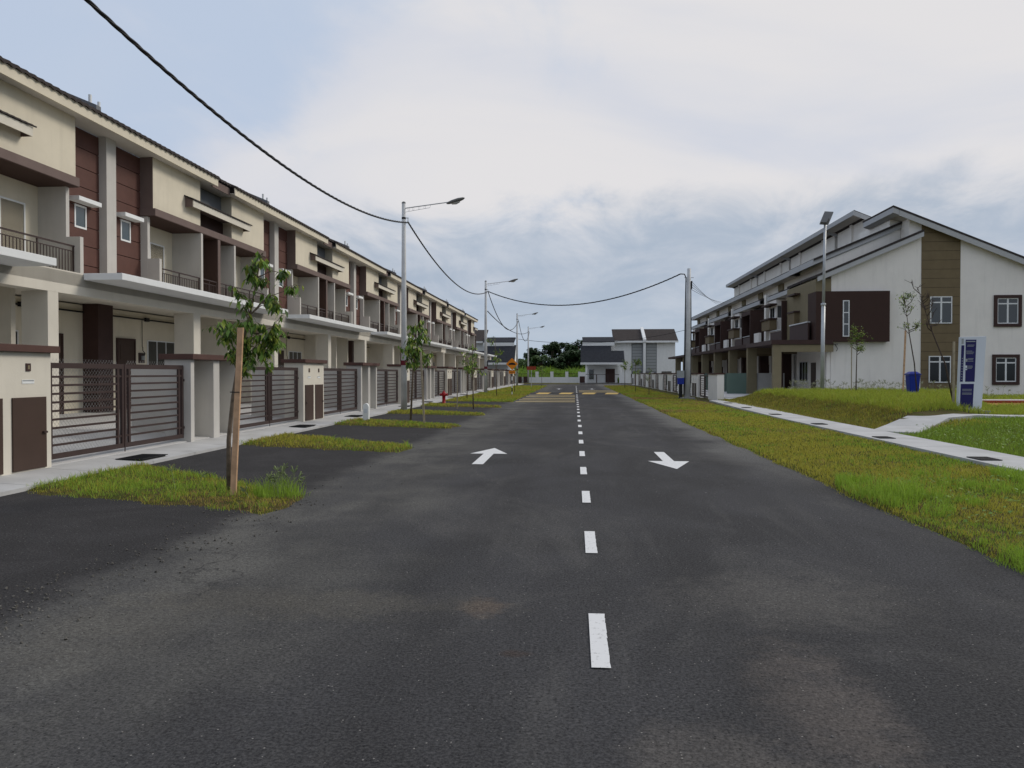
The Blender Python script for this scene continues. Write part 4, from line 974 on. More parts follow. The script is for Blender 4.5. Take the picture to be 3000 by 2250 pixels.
def cable(p0, p1, sag, label, r=.02, twist=True, n=60, grp='overhead cables'):
    p0, p1 = Vector(p0), Vector(p1); t = None
    pts = [p0.lerp(p1, i / n) - Vector((0, 0, 4 * sag * (i / n) * (1 - i / n))) for i in range(n + 1)]
    b = MB()
    if twist:
        m_ = n * 8; L_ = (p1 - p0).length
        for s_ in range(3):
            q = []
            for i in range(m_ + 1):
                u = i / m_; c = p0.lerp(p1, u) - Vector((0, 0, 4 * sag * u * (1 - u))); a = u * L_ / 1.1 * 2 * math.pi + s_ * 2.094
                q.append(c + Vector((math.cos(a), 0, math.sin(a))) * r * .42)
            b.tube(q, r * .6, 5)
    else: b.tube(pts, r, 6)
    return tag(b.build('overhead_cable', 'black', None, smooth=True), label, 'cable', grp)
cable((PX + .18, 3.2, 8.05), (PX + .18, 31.8, 7.90), 1.40, 'thick black twisted cable sweeping from the upper left corner to the nearest lamp', .036)
cable((PX + .18, 31.8, 7.92), (-6.87, 60.6, 8.07), 1.2, 'black cable sagging between the nearest and second street lamps', .036)
cable((-6.87, 60.6, 8.07), (6.2, 46.1, 7.45), 1.45, 'black cable sagging across the road from second lamp to right pole', .04)
cable((-6.87, 60.6, 8.07), (-6.87, 93.7, 8.02), 2.0, 'black cable sagging steeply between the second and third street lamps', .035, False)
cable((-6.87, 93.7, 8.02), (-7.07, 119.5, 7.97), 1.9, 'short black cable between the two farthest street lamps', .035, False)
cable((-6.9, 60.6, 6.5), (-7.2, 119.5, 8.0), .9, 'lower black cable running from the second lamp to the farthest lamp', .035, False)
cable((-10.5, 121, 7.2), (17, 118, 8.2), 1.4, 'thin distant black cable crossing before the far white houses', .03, False)
for i in range(4):
    cable((6.82, 46, 7.0 - i * .16), (15.5, 86 - i * 1.2, 9.2 - i * .05), .15, f'thin service wire from the right pole to the right roofs, {ORD[i]} from top', .011, False, 30, 'service wires at the right pole')

# ------------------------------------------------------------------ signs, hydrant, marker, bin, totem
def hump_sign(x, y, zc, s, label, face=True):
    t = thing('hump_sign', (x, y, 0), label, 'road sign', 'orange speed hump signs')
    for i in range(7): MB().box(x - .035, x + .035, y, y + .05, i * .27, (i + 1) * .27 if i < 6 else zc).build('post', 'black' if i % 2 else 'white', t)
    b = MB(); b.prism([(x - s, zc), (x, zc - s), (x + s, zc), (x, zc + s)], 'y', y - .03, y - .01); sf = b.build('sign_plate', 'orange', t)
    b = MB(); hp = [(x - s * .58, zc - .02)] + [(x + s * .58 * math.cos(math.pi - q) * (1 if abs(math.cos(q)) < .9 else 1), zc - .02 + s * .26 * max(0, math.sin(q)) ** 1.3) for q in [i * math.pi / 10 for i in range(1, 10)]] + [(x + s * .58, zc - .02), (x + s * .58, zc - .07), (x - s * .58, zc - .07)]
    b.prism(hp, 'y', y - .035, y - .031); b.build('hump_symbol', 'black', sf)
    b = MB(); b.box(x - .23, x + .23, y - .03, y - .01, zc - s - .27, zc - s - .05); p = b.build('sub_plate', 'orange', t)
    b = MB(); b.box(x - .17, x + .17, y - .034, y - .031, zc - s - .18, zc - s - .14); b.build('plate_lettering', 'black', p)
    return t
hump_sign(-4.5, 55, 2.26, .43, 'orange diamond speed hump sign on black and white post, left verge')
# second sign seen from behind a few metres on
t = thing('hump_sign', (-4.75, 84, 0), 'small distant rust red sign on a post near the far white wall', 'road sign', 'orange speed hump signs')
MB().box(-4.78, -4.72, 84, 84.05, 0, 2.3).build('post', 'galv', t)
MB().box(-5.25, -4.25, 83.96, 83.99, 1.95, 2.35).build('sign_plate', 'redk', t)
t = thing('fire_hydrant', (-6.65, 38.7, .05), 'red fire hydrant standing in the grass strip on the left', 'hydrant')
MB().lathe(-6.65, 38.7, [(.13, 0), (.13, .05), (.085, .06), (.085, .42), (.11, .44), (.12, .50), (.11, .58), (.06, .65), (.03, .67), (.03, .72)], 16).build('barrel', 'red', t, smooth=True)
b = MB(); b.tube([(-6.82, 38.7, .51), (-6.48, 38.7, .51)], .055, 10); b.tube([(-6.65, 38.72, .51), (-6.65, 38.52, .51)], .06, 10); b.build('outlet', 'red', t)
b = MB(); b.tube([(-6.84, 38.7, .51), (-6.80, 38.7, .51)], .07, 8); b.tube([(-6.50, 38.7, .51), (-6.46, 38.7, .51)], .07, 8); b.build('outlet_cap', 'red', t)
t = thing('hydrant_marker', (-6.9, 25.0, .06), 'low white rounded marker post in the grass strip on the left', 'marker post')
b = MB(); pr = [(-7.0, .02), (-7.0, .48)] + [(-6.9 + .10 * math.cos(q), .48 + .12 * math.sin(q)) for q in [math.pi - i * math.pi / 8 for i in range(1, 8)]] + [(-6.8, .48), (-6.8, .02)]
b.prism(pr, 'y', 24.93, 25.07); b.build('post', 'white', t, bevel=.012)
MB().box(-6.95, -6.85, 24.922, 24.929, .28, .42).build('plate', 'signw', t)
# bin
bx_, by_ = 14.75, 35.0; bz = hz(bx_, by_)
t = thing('rubbish_bin', (bx_, by_, bz), 'bright blue plastic bin with lid standing in grass before the gable', 'bin')
b = MB(); N = 0
def frus(b, cx, cy, w0, d0, w1, d1, z0, z1):
    n = len(b.v); b.v += [(cx + sx * w0, cy + sy * d0, z0) for sy in (-1, 1) for sx in (-1, 1)] + [(cx + sx * w1, cy + sy * d1, z1) for sy in (-1, 1) for sx in (-1, 1)]
    for f in ((0, 2, 3, 1), (4, 5, 7, 6), (0, 1, 5, 4), (2, 6, 7, 3), (0, 4, 6, 2), (1, 3, 7, 5)): b.f.append(tuple(n + i for i in f))
frus(b, bx_, by_, .17, .18, .235, .24, bz + .0, bz + .92); b.build('body', 'blue', t, bevel=.03)
b = MB(); frus(b, bx_, by_, .265, .27, .265, .27, bz + .921, bz + .97); b.build('rim', 'blue', t, bevel=.02)
b = MB(); frus(b, bx_, by_, .255, .26, .12, .16, bz + .971, bz + 1.07); b.build('lid', 'blue', t, bevel=.03)
b = MB(); b.tube([(bx_ - .25, by_ + .28, bz + .95), (bx_ + .25, by_ + .28, bz + .95)], .02, 8); b.build('handle', 'blue', t)
# totem sign
tz = hz(12.2, 24.6) + .05; ty = 24.9
t = thing('totem_sign', (12.2, ty, tz), 'white leaning totem sign board with navy panels beside the curved path', 'sign')
xl0, xr0, xl1, xr1, tt = 11.86, 12.55, 11.93, 12.68, 2.74
b = MB(); b.prism([(xl0, tz), (xr0, tz), (xr1, tt), (xl1, tt - .02)], 'y', ty, ty + .16); b.build('board', 'signw', t, bevel=.01)
MB().box(xl0 - .25, xr0 + .2, ty - .2, ty + .45, tz - .2, tz + .02).build('plinth', 'kerbc', t)
H = tt - tz
def tp(u, v):  # point on the board face, u across 0..1, v up 0..1
    xl = xl0 + (xl1 - xl0) * v; xr = xr0 + (xr1 - xr0) * v; return (xl + (xr - xl) * u, tz + H * v)
def panel(nm, u0, u1, v0, v1, m, d0=.012, u0t=None, u1t=None, par=None):
    u0t = u0 if u0t is None else u0t; u1t = u1 if u1t is None else u1t
    b = MB(); b.prism([tp(u0, v0), tp(u1, v0), tp(u1t, v1), tp(u0t, v1)], 'y', ty - d0, ty - .0005 if par is None else ty - d0 + .004); return b.build(nm, m, par or t)
n1 = panel('navy_panel', .24, .62, .395, .955, 'navy', u0t=.18, u1t=.60)
n2 = panel('navy_side_panel', .02, .13, .395, .88, 'navy')
n3 = panel('lower_navy_panel', .06, .60, .05, .365, 'navy')
n4 = panel('emblem_panel', .02, .10, .90, .97, 'boxgrey')
for i, (u0, u1, v) in enumerate([(.20, .56, .925), (.25, .53, .88), (.24, .50, .865), (.20, .45, .80), (.22, .53, .785), (.22, .50, .765), (.30, .52, .70), (.30, .5, .685), (.30, .52, .665), (.30, .50, .60), (.30, .5, .585), (.3, .47, .57)]):
    panel('lettering', u0, u1, v, v + (.012 if i == 0 else .006), 'boxgrey', .017, par=n1)
panel('pictogram', .20, .28, .66, .70, 'boxgrey', .017, par=n1); panel('pictogram', .20, .28, .55, .61, 'signw', .017, par=n1); panel('pictogram_arrow', .22, .26, .565, .58, 'navy', .021, par=n1)
for v in (.29, .27, .24, .225): panel('lettering', .12, .52, v, v + .006, 'boxgrey', .017, par=n3)
for i in range(9): panel('lettering', .05, .10, .42 + i * .035, .43 + i * .035, 'boxgrey', .017, par=n2)

# painted kerbs of the play court behind the totem
t = thing('painted_kerb', (20, 34.5, .3), 'red and cream painted kerb behind the totem sign', 'kerb')
MB().box(16.4, 30, 35.0, 35.35, .1, .45).build('coping', 'wallw', t); MB().box(16.4, 30, 34.9, 34.998, .1, .405).build('red_face', 'redk', t)
t = thing('court_surface', (20, 33, .3), 'orange strip of court surface before the red kerb', 'court')
MB().box(15.6, 30, 31.2, 34.89, 0, .30).build('slab', 'orak', t)
t = thing('white_kerb', (20, 29.8, .3), 'low whitish kerb in the grass right of the totem sign', 'kerb')
MB().box(15.2, 30, 30.6, 30.85, .1, .33).build('kerb', 'pave', t)

# ------------------------------------------------------------------ vegetation
def blades(name, x, y, z, h, w, col, lean=.45, m='blade', kindlab=None):
    """one triangle-tipped bent blade per point"""
    n = len(x); a = np.random.rand(n) * 2 * np.pi; b_ = np.random.rand(n) * 2 * np.pi
    dx, dy = np.cos(a) * w, np.sin(a) * w; l = (np.random.rand(n) * lean + .12) * h
    lx, ly = np.cos(b_) * l, np.sin(b_) * l
    V = np.empty((n, 5, 3))
    V[:, 0] = np.stack([x - dx, y - dy, z], 1); V[:, 1] = np.stack([x + dx, y + dy, z], 1)
    mx, my, mz = x + lx * .35, y + ly * .35, z + h * .6
    V[:, 2] = np.stack([mx + dx * .8, my + dy * .8, mz], 1); V[:, 3] = np.stack([mx - dx * .8, my - dy * .8, mz], 1)
    V[:, 4] = np.stack([x + lx, y + ly, z + h * (1 - .25 * np.random.rand(n))], 1)
    me = bpy.data.meshes.new(name); me.vertices.add(n * 5); me.vertices.foreach_set('co', V.ravel())
    base = np.arange(n)[:, None] * 5
    loops = np.concatenate([base + np.array([[0, 1, 2, 3]]), base + np.array([[3, 2, 4]])], 1).ravel()
    me.loops.add(n * 7); me.loops.foreach_set('vertex_index', loops.astype(np.int32))
    me.polygons.add(n * 2); st = (np.arange(n)[:, None] * 7 + np.array([[0, 4]])).ravel()
    me.polygons.foreach_set('loop_start', st.astype(np.int32))
    me.update(calc_edges=True); me.validate()
    ca = me.color_attributes.new('Col', 'FLOAT_COLOR', 'POINT')
    cc = np.ones((n, 5, 4)); cc[:, :, :3] = col[:, None, :]; ca.data.foreach_set('color', cc.ravel())
    me.materials.append(M[m]); o = bpy.data.objects.new(name, me); COL.objects.link(o); return o
GREEN = np.array([0.260, 0.385, 0.046]); OLIVE = np.array([0.420, 0.390, 0.058]); BROWN = np.array([0.350, 0.225, 0.095]); BRIGHT = np.array([0.310, 0.470, 0.046]); DARK = np.array([0.080, 0.115, 0.020])
def clump(x, y): return .5 + .5 * np.clip(.55 * vnoise(x, y, 14, 1) + .45 * vnoise(x, y, 31, 4), -1, 1)
def gcol(x, y, wb=0.0, seed=0):
    n = len(x); p = vnoise(x, y, 1.1, seed) * .4 + vnoise(x, y, 8, seed + 1) * .22 + .5 + np.random.randn(n) * .16
    q = vnoise(x, y, .55, seed + 2) * .35 + vnoise(x, y, 11, seed + 3) * .25 + .5 + np.random.randn(n) * .16 + wb
    c = np.where((p > .62)[:, None], GREEN, OLIVE); c = np.where((p > .95)[:, None], BRIGHT, c)
    c = np.where((q > .88)[:, None], BROWN, c); c = np.where((np.random.rand(n) < .12)[:, None], DARK, c)
    return c * (0.55 + .45 * clump(x, y) + .35 * np.random.rand(n))[:, None]
# left strips
def grass_left():
    N = 210000; y = 7.5 + (np.random.rand(N) ** 2.2) * 88; x = np.random.rand(N) * 4.15 - 7.5
    k = strip_mask(x, y) > .05 + .75 * np.random.rand(N); x, y = x[k], y[k]
    d = np.clip(y / 12, .8, 4.5); cl = clump(x, y); kk = cl > .22 + .2 * np.random.rand(len(x)); x, y, d, cl = x[kk], y[kk], d[kk], cl[kk]; h = (.025 + .09 * cl * np.random.rand(len(x))) * np.clip(d, .8, 1.15)
    tuft = (vnoise(x, y, 2.4, 2) + .5 * vnoise(x, y, 9, 2) > .35) & (y < 20); h = np.where(tuft, h * 1.8, h)
    t2 = (np.hypot(x + 3.75, y - 9.6) < .38); h = np.where(t2, h * 2.6, h)
    c = gcol(x, y, .06, 1); c = np.where(((tuft & (np.random.rand(len(x)) < .6)) | t2)[:, None], GREEN * (0.8 + .5 * np.random.rand(len(x)))[:, None], c)
    return blades('grass', x, y, height(x, y) - .005, h, .0035 * d, c, .8)
tag(grass_left(), kind='stuff')
def grass_right():
    N = 330000; y = 4.6 + (np.random.rand(N) ** 2.3) * 92; x = 3.42 + np.random.rand(N) * 3.4
    ed = 3.5 + 0.07 * vnoise(x * 0, y, 1.3, 3) + .10 * vnoise(x, y, 4.0, 1) * .5
    k = (x > ed) & (x < 6.74 + .04 * np.random.randn(N)); x, y = x[k], y[k]
    d = np.clip(y / 9, .75, 5.5); cl = clump(x, y); kk = cl > .2 + .2 * np.random.rand(len(x)); x, y, d, cl = x[kk], y[kk], d[kk], cl[kk]; h = (.022 + .085 * cl * np.random.rand(len(x))) * np.clip(d, .8, 1.15)
    tall = (vnoise(x, y, 1.5, 4) + .5 * vnoise(x, y, 9, 2) > .5) & (y < 13) & (np.random.rand(len(x)) < .6); h = np.where(tall, h * 2.0, h)
    t2 = (np.hypot((x - 3.85) / .35, (y - 6.5) / .5) < 1) | ((np.hypot((x - 4.0) / .45, (y - 10.2) / 1.5) < 1) & (cl > .5)) | (np.hypot((x - 6.5) / .35, (y - 11) / 1.5) < 1); h = np.where(t2, h * 2.4, h)
    c = gcol(x, y, .10 * ss(10, 22, y) * 1.2, 0); c = np.where((tall | t2)[:, None], (GREEN * .7 + BRIGHT * .3) * (0.75 + .5 * np.random.rand(len(x)))[:, None], c)
    return blades('grass', x, y, height(x, y) - .005, h, .0032 * d, c, .8)
tag(grass_right(), kind='stuff')
def grass_mound():
    N = 330000; y = 11 + np.random.rand(N) ** 1.2 * 34; x = 7.86 + np.random.rand(N) ** 1.1 * 17
    # keep off the branch path
    keep = np.ones(N, bool)
    for (a, c) in zip(bp[:-1], bp[1:]):
        ax, ay = a; vx, vy = c[0] - ax, c[1] - ay; L2 = vx * vx + vy * vy; u = np.clip(((x - ax) * vx + (y - ay) * vy) / L2, 0, 1)
        keep &= np.hypot(x - ax - u * vx, y - ay - u * vy) > .60
    keep &= ~((x > 15.4) & (y > 30.5) & (y < 35.5) & (x > .485 * y)) & (x < y * .72 + 1) & ~((x > 8.4) & (x < 16.2) & (y > 43.1)) & ~((np.abs(x - 14.75) < .25) & (np.abs(y - 35) < .25))
    x, y = x[keep], y[keep]; d = np.clip(y / 12, 1, 4)
    slope = (x < 9.6) & (y > 21); top = ss(9.2, 10.0, x) * ss(22.5, 25, y); n_ = len(x)
    h = (.05 + .05 * np.random.rand(n_)) * np.clip(d, 1, 1.5) + top * .34 * np.random.rand(n_) * clump(x * .6, y * .6)
    sl = slope & (np.random.rand(n_) < .72)
    weed = (y < 21) | ((x > 11) & (y < 24)); h = np.where(weed, .05 + .12 * np.random.rand(n_) ** 2, h)
    c = gcol(x, y, .12 * (1 - top), 2)
    tp_ = (top > .5) & (np.random.rand(n_) < .9); c = np.where(tp_[:, None], (BRIGHT * .5 + OLIVE * .5) * (0.45 + .5 * clump(x, y) + .35 * np.random.rand(n_))[:, None], c)
    c = np.where(sl[:, None], (BROWN * .25 + OLIVE * .40 + GREEN * .15) * (0.35 + .5 * clump(x, y) + .4 * np.random.rand(n_))[:, None], c)
    c = np.where(weed[:, None], (GREEN * .8 + DARK * .2) * (0.6 + .7 * np.random.rand(n_))[:, None], c)
    return blades('grass', x, y, height(x, y) - .005, h, .0036 * d, c, .7)
tag(grass_mound(), kind='stuff')

def leaves(name, P, size, cols, parent, droop=.5, aspect=.42):
    """folded pointed leaves at points P (n,3)"""
    P = np.array(P); n = len(P); a = np.random.rand(n) * 2 * np.pi
    dirv = np.stack([np.cos(a), np.sin(a), -droop - np.random.rand(n) * droop], 1); dirv /= np.linalg.norm(dirv, axis=1)[:, None]
    side = np.stack([-np.sin(a), np.cos(a), np.random.randn(n) * .25], 1)
    s = (size * (.55 + .8 * np.random.rand(n)))[:, None]
    up = np.cross(side, dirv)
    V = np.empty((n, 6, 3)); V[:, 0] = P; V[:, 1] = P + dirv * s * .45 + side * s * aspect * .5 - up * s * .06; V[:, 2] = P + dirv * s * .45
    V[:, 3] = P + dirv * s * .45 - side * s * aspect * .5 - up * s * .06; V[:, 4] = P + dirv * s - np.array([0, 0, .10]) * s; V[:, 5] = P + dirv * s * .75 + side * 0
    me = bpy.data.meshes.new(name); org = np.array(parent['_org']); V = V - org
    me.vertices.add(n * 6); me.vertices.foreach_set('co', V.ravel())
    base = np.arange(n)[:, None] * 6
    loops = np.concatenate([base + np.array([[0, 1, 2]]), base + np.array([[0, 2, 3]]), base + np.array([[1, 4, 2]]), base + np.array([[2, 4, 3]])], 1).ravel()
    me.loops.add(n * 12); me.loops.foreach_set('vertex_index', loops.astype(np.int32)); me.polygons.add(n * 4)
    me.polygons.foreach_set('loop_start', (np.arange(n * 4) * 3).astype(np.int32)); me.update(calc_edges=True); me.validate()
    ca = me.color_attributes.new('Col', 'FLOAT_COLOR', 'POINT'); cc = np.ones((n, 6, 4)); cc[:, :, :3] = cols[:, None, :]; ca.data.foreach_set('color', cc.ravel())
    me.materials.append(M['leaf']); o = bpy.data.objects.new(name, me); COL.objects.link(o); o.parent = parent; return o
LG = np.array([0.145, 0.250, 0.045]); LY = np.array([0.310, 0.380, 0.070]); LD = np.array([0.065, 0.120, 0.030])
def lcols(n, warm=.2):
    r = np.random.rand(n)[:, None]; c = np.where(r < .45, LG, np.where(r < .45 + warm, LY, LD)); return c * (0.75 + .55 * np.random.rand(n))[:, None]
def sapling(base, trunk, rad, clusters, nleaf, lsize, label, stake=None, warm=.2, grp='young trees along the left verge', tname='young_tree', branch_r=.008, twig_m='bark', droop=.5):
    t = thing(tname, base, label, 'tree', grp)
    MB().tube(trunk, rad, 9).build('trunk', 'bark', t, smooth=True)
    P = []; b = MB(); T = [Vector(p) for p in trunk]
    for (c, r, wgt) in clusters:
        c = Vector(c); s = min(T, key=lambda q: (q - c).length + (3 if q.z > c.z + .1 else 0))
        mid = s.lerp(c, .5) + Vector((random.uniform(-.05, .05), random.uniform(-.05, .05), .06))
        b.tube([s, mid, c], [branch_r, branch_r * .8, branch_r * .5], 5)
        for j in range(7):
            e = c + Vector((random.gauss(0, 1), random.gauss(0, 1), random.gauss(0, .8))) * r * .75
            m2 = c.lerp(e, .5) + Vector((0, 0, .03)); b.tube([c, m2, e], [branch_r * .5, branch_r * .4, branch_r * .2], 4)
            for q in range(int(wgt * nleaf / 7)):
                u = random.random() ** .7; P.append(tuple(c.lerp(e, u) + Vector((random.gauss(0, .25), random.gauss(0, .25), random.gauss(0, .22))) * r * .6))
    b.build('branches', twig_m, t)
    if P: P = np.array(P); leaves('crown', P, lsize, lcols(len(P), warm), t, droop)
    if stake:
        o = thing('tree_stake', stake[0], stake[3], 'stake', 'timber stakes beside young trees')
        b = MB(); (x0, y0, z0), (x1, y1, z1) = stake[0], stake[1]; w_ = stake[2]
        n = len(b.v); b.v += [(x0 - w_, y0 - w_ * .5, z0), (x0 + w_, y0 - w_ * .5, z0), (x0 + w_, y0 + w_ * .5, z0), (x0 - w_, y0 + w_ * .5, z0), (x1 - w_, y1 - w_ * .5, z1), (x1 + w_, y1 - w_ * .5, z1), (x1 + w_, y1 + w_ * .5, z1), (x1 - w_, y1 + w_ * .5, z1)]
        for f in ((0, 3, 2, 1), (4, 5, 6, 7), (0, 1, 5, 4), (1, 2, 6, 5), (2, 3, 7, 6), (3, 0, 4, 7)): b.f.append(tuple(n + i for i in f))
        b.build('post', stake[4] if len(stake) > 4 else 'wood', o)
        if len(stake) <= 4: MB().box(x0 + (x1 - x0) * .55 - w_ - .05, x0 + (x1 - x0) * .55 + w_ + .004, y0 - w_ * .5 - .006, y0 + w_ * .5 + .02, z0 + (z1 - z0) * .62, z0 + (z1 - z0) * .62 + .012).build('tie', 'black', o)
    return t
cl1 = [((-4.37, 9.9, 2.05), .20, 1.7), ((-4.18, 9.95, 1.92), .19, 1.6), ((-4.59, 9.85, 2.18), .16, 1.0), ((-4.52, 9.9, 1.86), .15, .8), ((-3.98, 9.9, 2.22), .15, .7), ((-4.27, 9.8, 2.27), .17, 1.1), ((-4.06, 10.0, 2.05), .17, 1.2), ((-4.25, 9.8, 1.78), .17, 1.3),
       ((-4.05, 9.9, 2.60), .11, .5), ((-4.27, 9.9, 3.02), .13, .7), ((-4.12, 9.85, 3.08), .10, .4), ((-3.84, 9.9, 2.92), .12, .55), ((-3.76, 9.95, 2.72), .10, .4), ((-4.45, 9.9, 2.66), .09, .28), ((-3.90, 9.85, 2.50), .11, .45), ((-4.15, 9.95, 2.82), .12, .5), ((-4.30, 9.9, 2.55), .08, .25)]
sapling((-4.59, 9.9, .05), [(-4.60, 9.9, .02), (-4.60, 9.9, .71), (-4.54, 9.9, 1.27), (-4.44, 9.9, 1.88), (-4.30, 9.9, 2.37), (-4.2, 9.9, 2.86), (-4.14, 9.9, 3.17)], [.034, .030, .026, .020, .014, .009, .004],
        cl1, 112, .105, 'young tree with drooping green leaves on the nearest grass strip', ((-4.36, 9.5, .0), (-4.25, 9.5, 2.18), .036, 'brown timber stake leaning against the nearest young tree'), .22, droop=.9)
cl2 = [((-5.12, 24.5, 3.05), .25, 1), ((-5.3, 24.5, 2.64), .3, 1.2), ((-5.34, 24.5, 2.3), .25, 1), ((-4.98, 24.5, 2.68), .28, 1.1), ((-4.86, 24.5, 2.15), .28, 1.2), ((-5.12, 24.5, 1.95), .25, .9), ((-5.1, 24.5, 2.4), .25, 1)]
sapling((-5.3, 24.5, .05), [(-5.3, 24.5, 0), (-5.22, 24.5, 1.55), (-5.16, 24.5, 2.28), (-5.12, 24.5, 3.2)], [.035, .028, .02, .006], cl2, 110, .16, 'young leafy tree before the nearest street lamp on the left',
        ((-4.63, 23.4, 0), (-4.74, 23.4, 2.25), .03, 'thin stake beside the young tree at the nearest lamp', 'wood2'), .3, droop=.9)
def gen_tree(x, y, z0, h, r, label, lean=(0, 0), n=32, ls=.13, warm=.3, grp='young trees along the left verge', stake=None, crown0=.55, sparse=1.0):
    tr = [(x, y, z0 - .05), (x + lean[0] * .4, y + lean[1] * .4, z0 + h * .4), (x + lean[0] * .75, y, z0 + h * .72), (x + lean[0], y + lean[1], z0 + h)]
    cl = [((x + lean[0] * .85 + random.gauss(0, r * .5), y + random.gauss(0, r * .5), z0 + h * random.uniform(crown0, .98)), r * .55, sparse) for _ in range(8)]
    return sapling((x, y, z0), tr, [.03, .024, .017, .006], cl, n, ls, label, stake, warm, grp, droop=.7)
gen_tree(-4.5, 33.9, .05, 2.95, .34, 'young tree past the nearest lamp, second-row strip, left verge', (-.05, 0), stake=((-5.25, 34.1, 0), (-5.25, 34.1, 2.2), .025, 'thin stake beside the young tree past the nearest lamp', 'wood2'))
gen_tree(-6.6, 46.8, .05, 3.0, .4, 'young tree standing near the fire hydrant, left verge', (0, 0), ls=.16)
gen_tree(-5.3, 52.0, .05, 4.0, .42, 'tall young tree left of the orange sign', (-.1, 0), ls=.16, sparse=.8)
gen_tree(-4.9, 62.5, .05, 2.6, .3, 'thin young tree just behind the orange sign', (0, 0), ls=.16, sparse=.6)
gen_tree(-4.0, 93.0, .05, 2.5, .4, 'small distant young tree at the street end, left side', (0, 0), ls=.2, sparse=.6)
GR = 'young trees along the right verge'
gen_tree(5.15, 54.2, .05, 1.95, .25, 'thin sparse young tree on the right verge, nearest the pole', (0, 0), ls=.12, sparse=.25, grp=GR)
gen_tree(4.9, 63.0, .05, 2.95, .38, 'leafy young tree on the right verge, second from the pole', (0, 0), ls=.17, sparse=1.0, grp=GR)
gen_tree(5.0, 78, .05, 3.0, .4, 'far sparse young tree on the right verge', (0, 0), ls=.18, sparse=.5, grp=GR)
# saplings on the mound
def bare(x, y, h, label, lean, n, spread, tips=0, z0=None, warm=.3, stake=None):
    z0 = hz(x, y) if z0 is None else z0
    tr = [Vector((x, y, z0 - .05)), Vector((x + lean * .25, y, z0 + h * .35)), Vector((x + lean * .6, y, z0 + h * .62)), Vector((x + lean, y, z0 + h))]
    t = thing('sapling', (x, y, z0), label, 'tree', 'saplings on the grass mound')
    MB().tube(tr, [.032, .026, .02, .006], 8).build('trunk', 'twig', t, smooth=True)
    b = MB(); P = []
    for i in range(n):
        u = random.uniform(.0, 1); s = tr[2].lerp(tr[3], u); a = random.uniform(0, 6.28); L_ = spread * random.uniform(.5, 1)
        e = s + Vector((math.cos(a) * L_ * .7, math.sin(a) * L_ * .7, L_ * random.uniform(.3, 1))); m_ = s.lerp(e, .5) + Vector((math.cos(a) * .06, math.sin(a) * .06, -.03)); b.tube([s, m_, e], [.016, .012, .007], 5)
        for j in range(4):
            q = m_.lerp(e, random.random()); f = q + Vector((random.gauss(0, .13), random.gauss(0, .13), random.uniform(.02, .22))); b.tube([q, f], [.008, .005], 4)
            for k_ in range(tips): P.append(tuple(q.lerp(f, random.random() * 1.2) + Vector((random.gauss(0, .06), random.gauss(0, .06), random.gauss(0, .05)))))
    b.build('branches', 'twig', t)
    if P: leaves('crown', P, .10, lcols(len(P), warm), t, .3)
    return t
bare(13.4, 38.0, 3.0, 'small leafy sapling with flat spreading leaves on the mound, left of the bin', .05, 16, .55, 9)
bare(14.1, 33.0, 4.1, 'tall slim sapling with a sparse leafy top, just left of the bin', -.55, 14, .6, 6)
bare(12.25, 26.0, 3.75, 'leaning bare leafless sapling in front of the tan wall strip', -1.15, 16, .5, 0)
def stake(x, y, h, w, label, lean=0, m='wood2'):
    z = hz(x, y); t = thing('tree_stake', (x, y, z), label, 'stake', 'timber stakes beside young trees')
    b = MB(); b.tube([(x, y, z - .05), (x + lean, y, z + h)], w, 4); b.build('post', m, t)
stake(13.05, 37.6, 2.3, .025, 'thin stake left of the small sapling on the mound')
stake(14.95, 36.5, 2.95, .045, 'brown timber stake between two saplings on the mound', .1, 'wood')
stake(11.95, 25.4, 2.05, .04, 'pale stake propping the leaning bare sapling')

# weeds with pale flower heads along the gable foot and the near strip
def weeds(name, pts, h, hw, col):
    b = MB(); 
    for (x, y) in pts:
        if random.random() > .55 + .5 * math.sin(x * 2.3) * math.sin(x * .9 + y): continue
        z = hz(x, y); hh = h * random.uniform(.3, 1.15); tx, ty_ = random.gauss(0, .06), random.gauss(0, .06)
        b.tube([(x, y, z), (x + tx, y + ty_, z + hh)], .004, 3)
        for j in range(5): a = random.uniform(0, 6.28); b.tube([(x + tx * .8, y + ty_ * .8, z + hh * .85), (x + tx + math.cos(a) * hw, y + ty_ + math.sin(a) * hw, z + hh + random.uniform(-.05, .05))], [.004, .011], 3)
    return tag(b.build(name, col), kind='stuff')
M['weed'] = mat('weed_green', (0.16, 0.20, 0.09), 0.9, var=.3, vscale=8); M['weedf'] = mat('weed_flower', (0.34, 0.34, 0.24), 0.9, var=.2, vscale=8)
weeds('weeds', [(random.uniform(11, 17.5), random.uniform(38, 42.5)) for _ in range(330)] + [(random.uniform(16, 23), random.uniform(35.6, 42)) for _ in range(160)], .62, .09, 'weedf')
weeds('weeds', [(random.gauss(-3.75, .18), random.gauss(9.7, .2)) for _ in range(24)] + [(random.uniform(-5.5, -3.6), random.uniform(9.3, 10.8)) for _ in range(14)], .34, .05, 'weed')

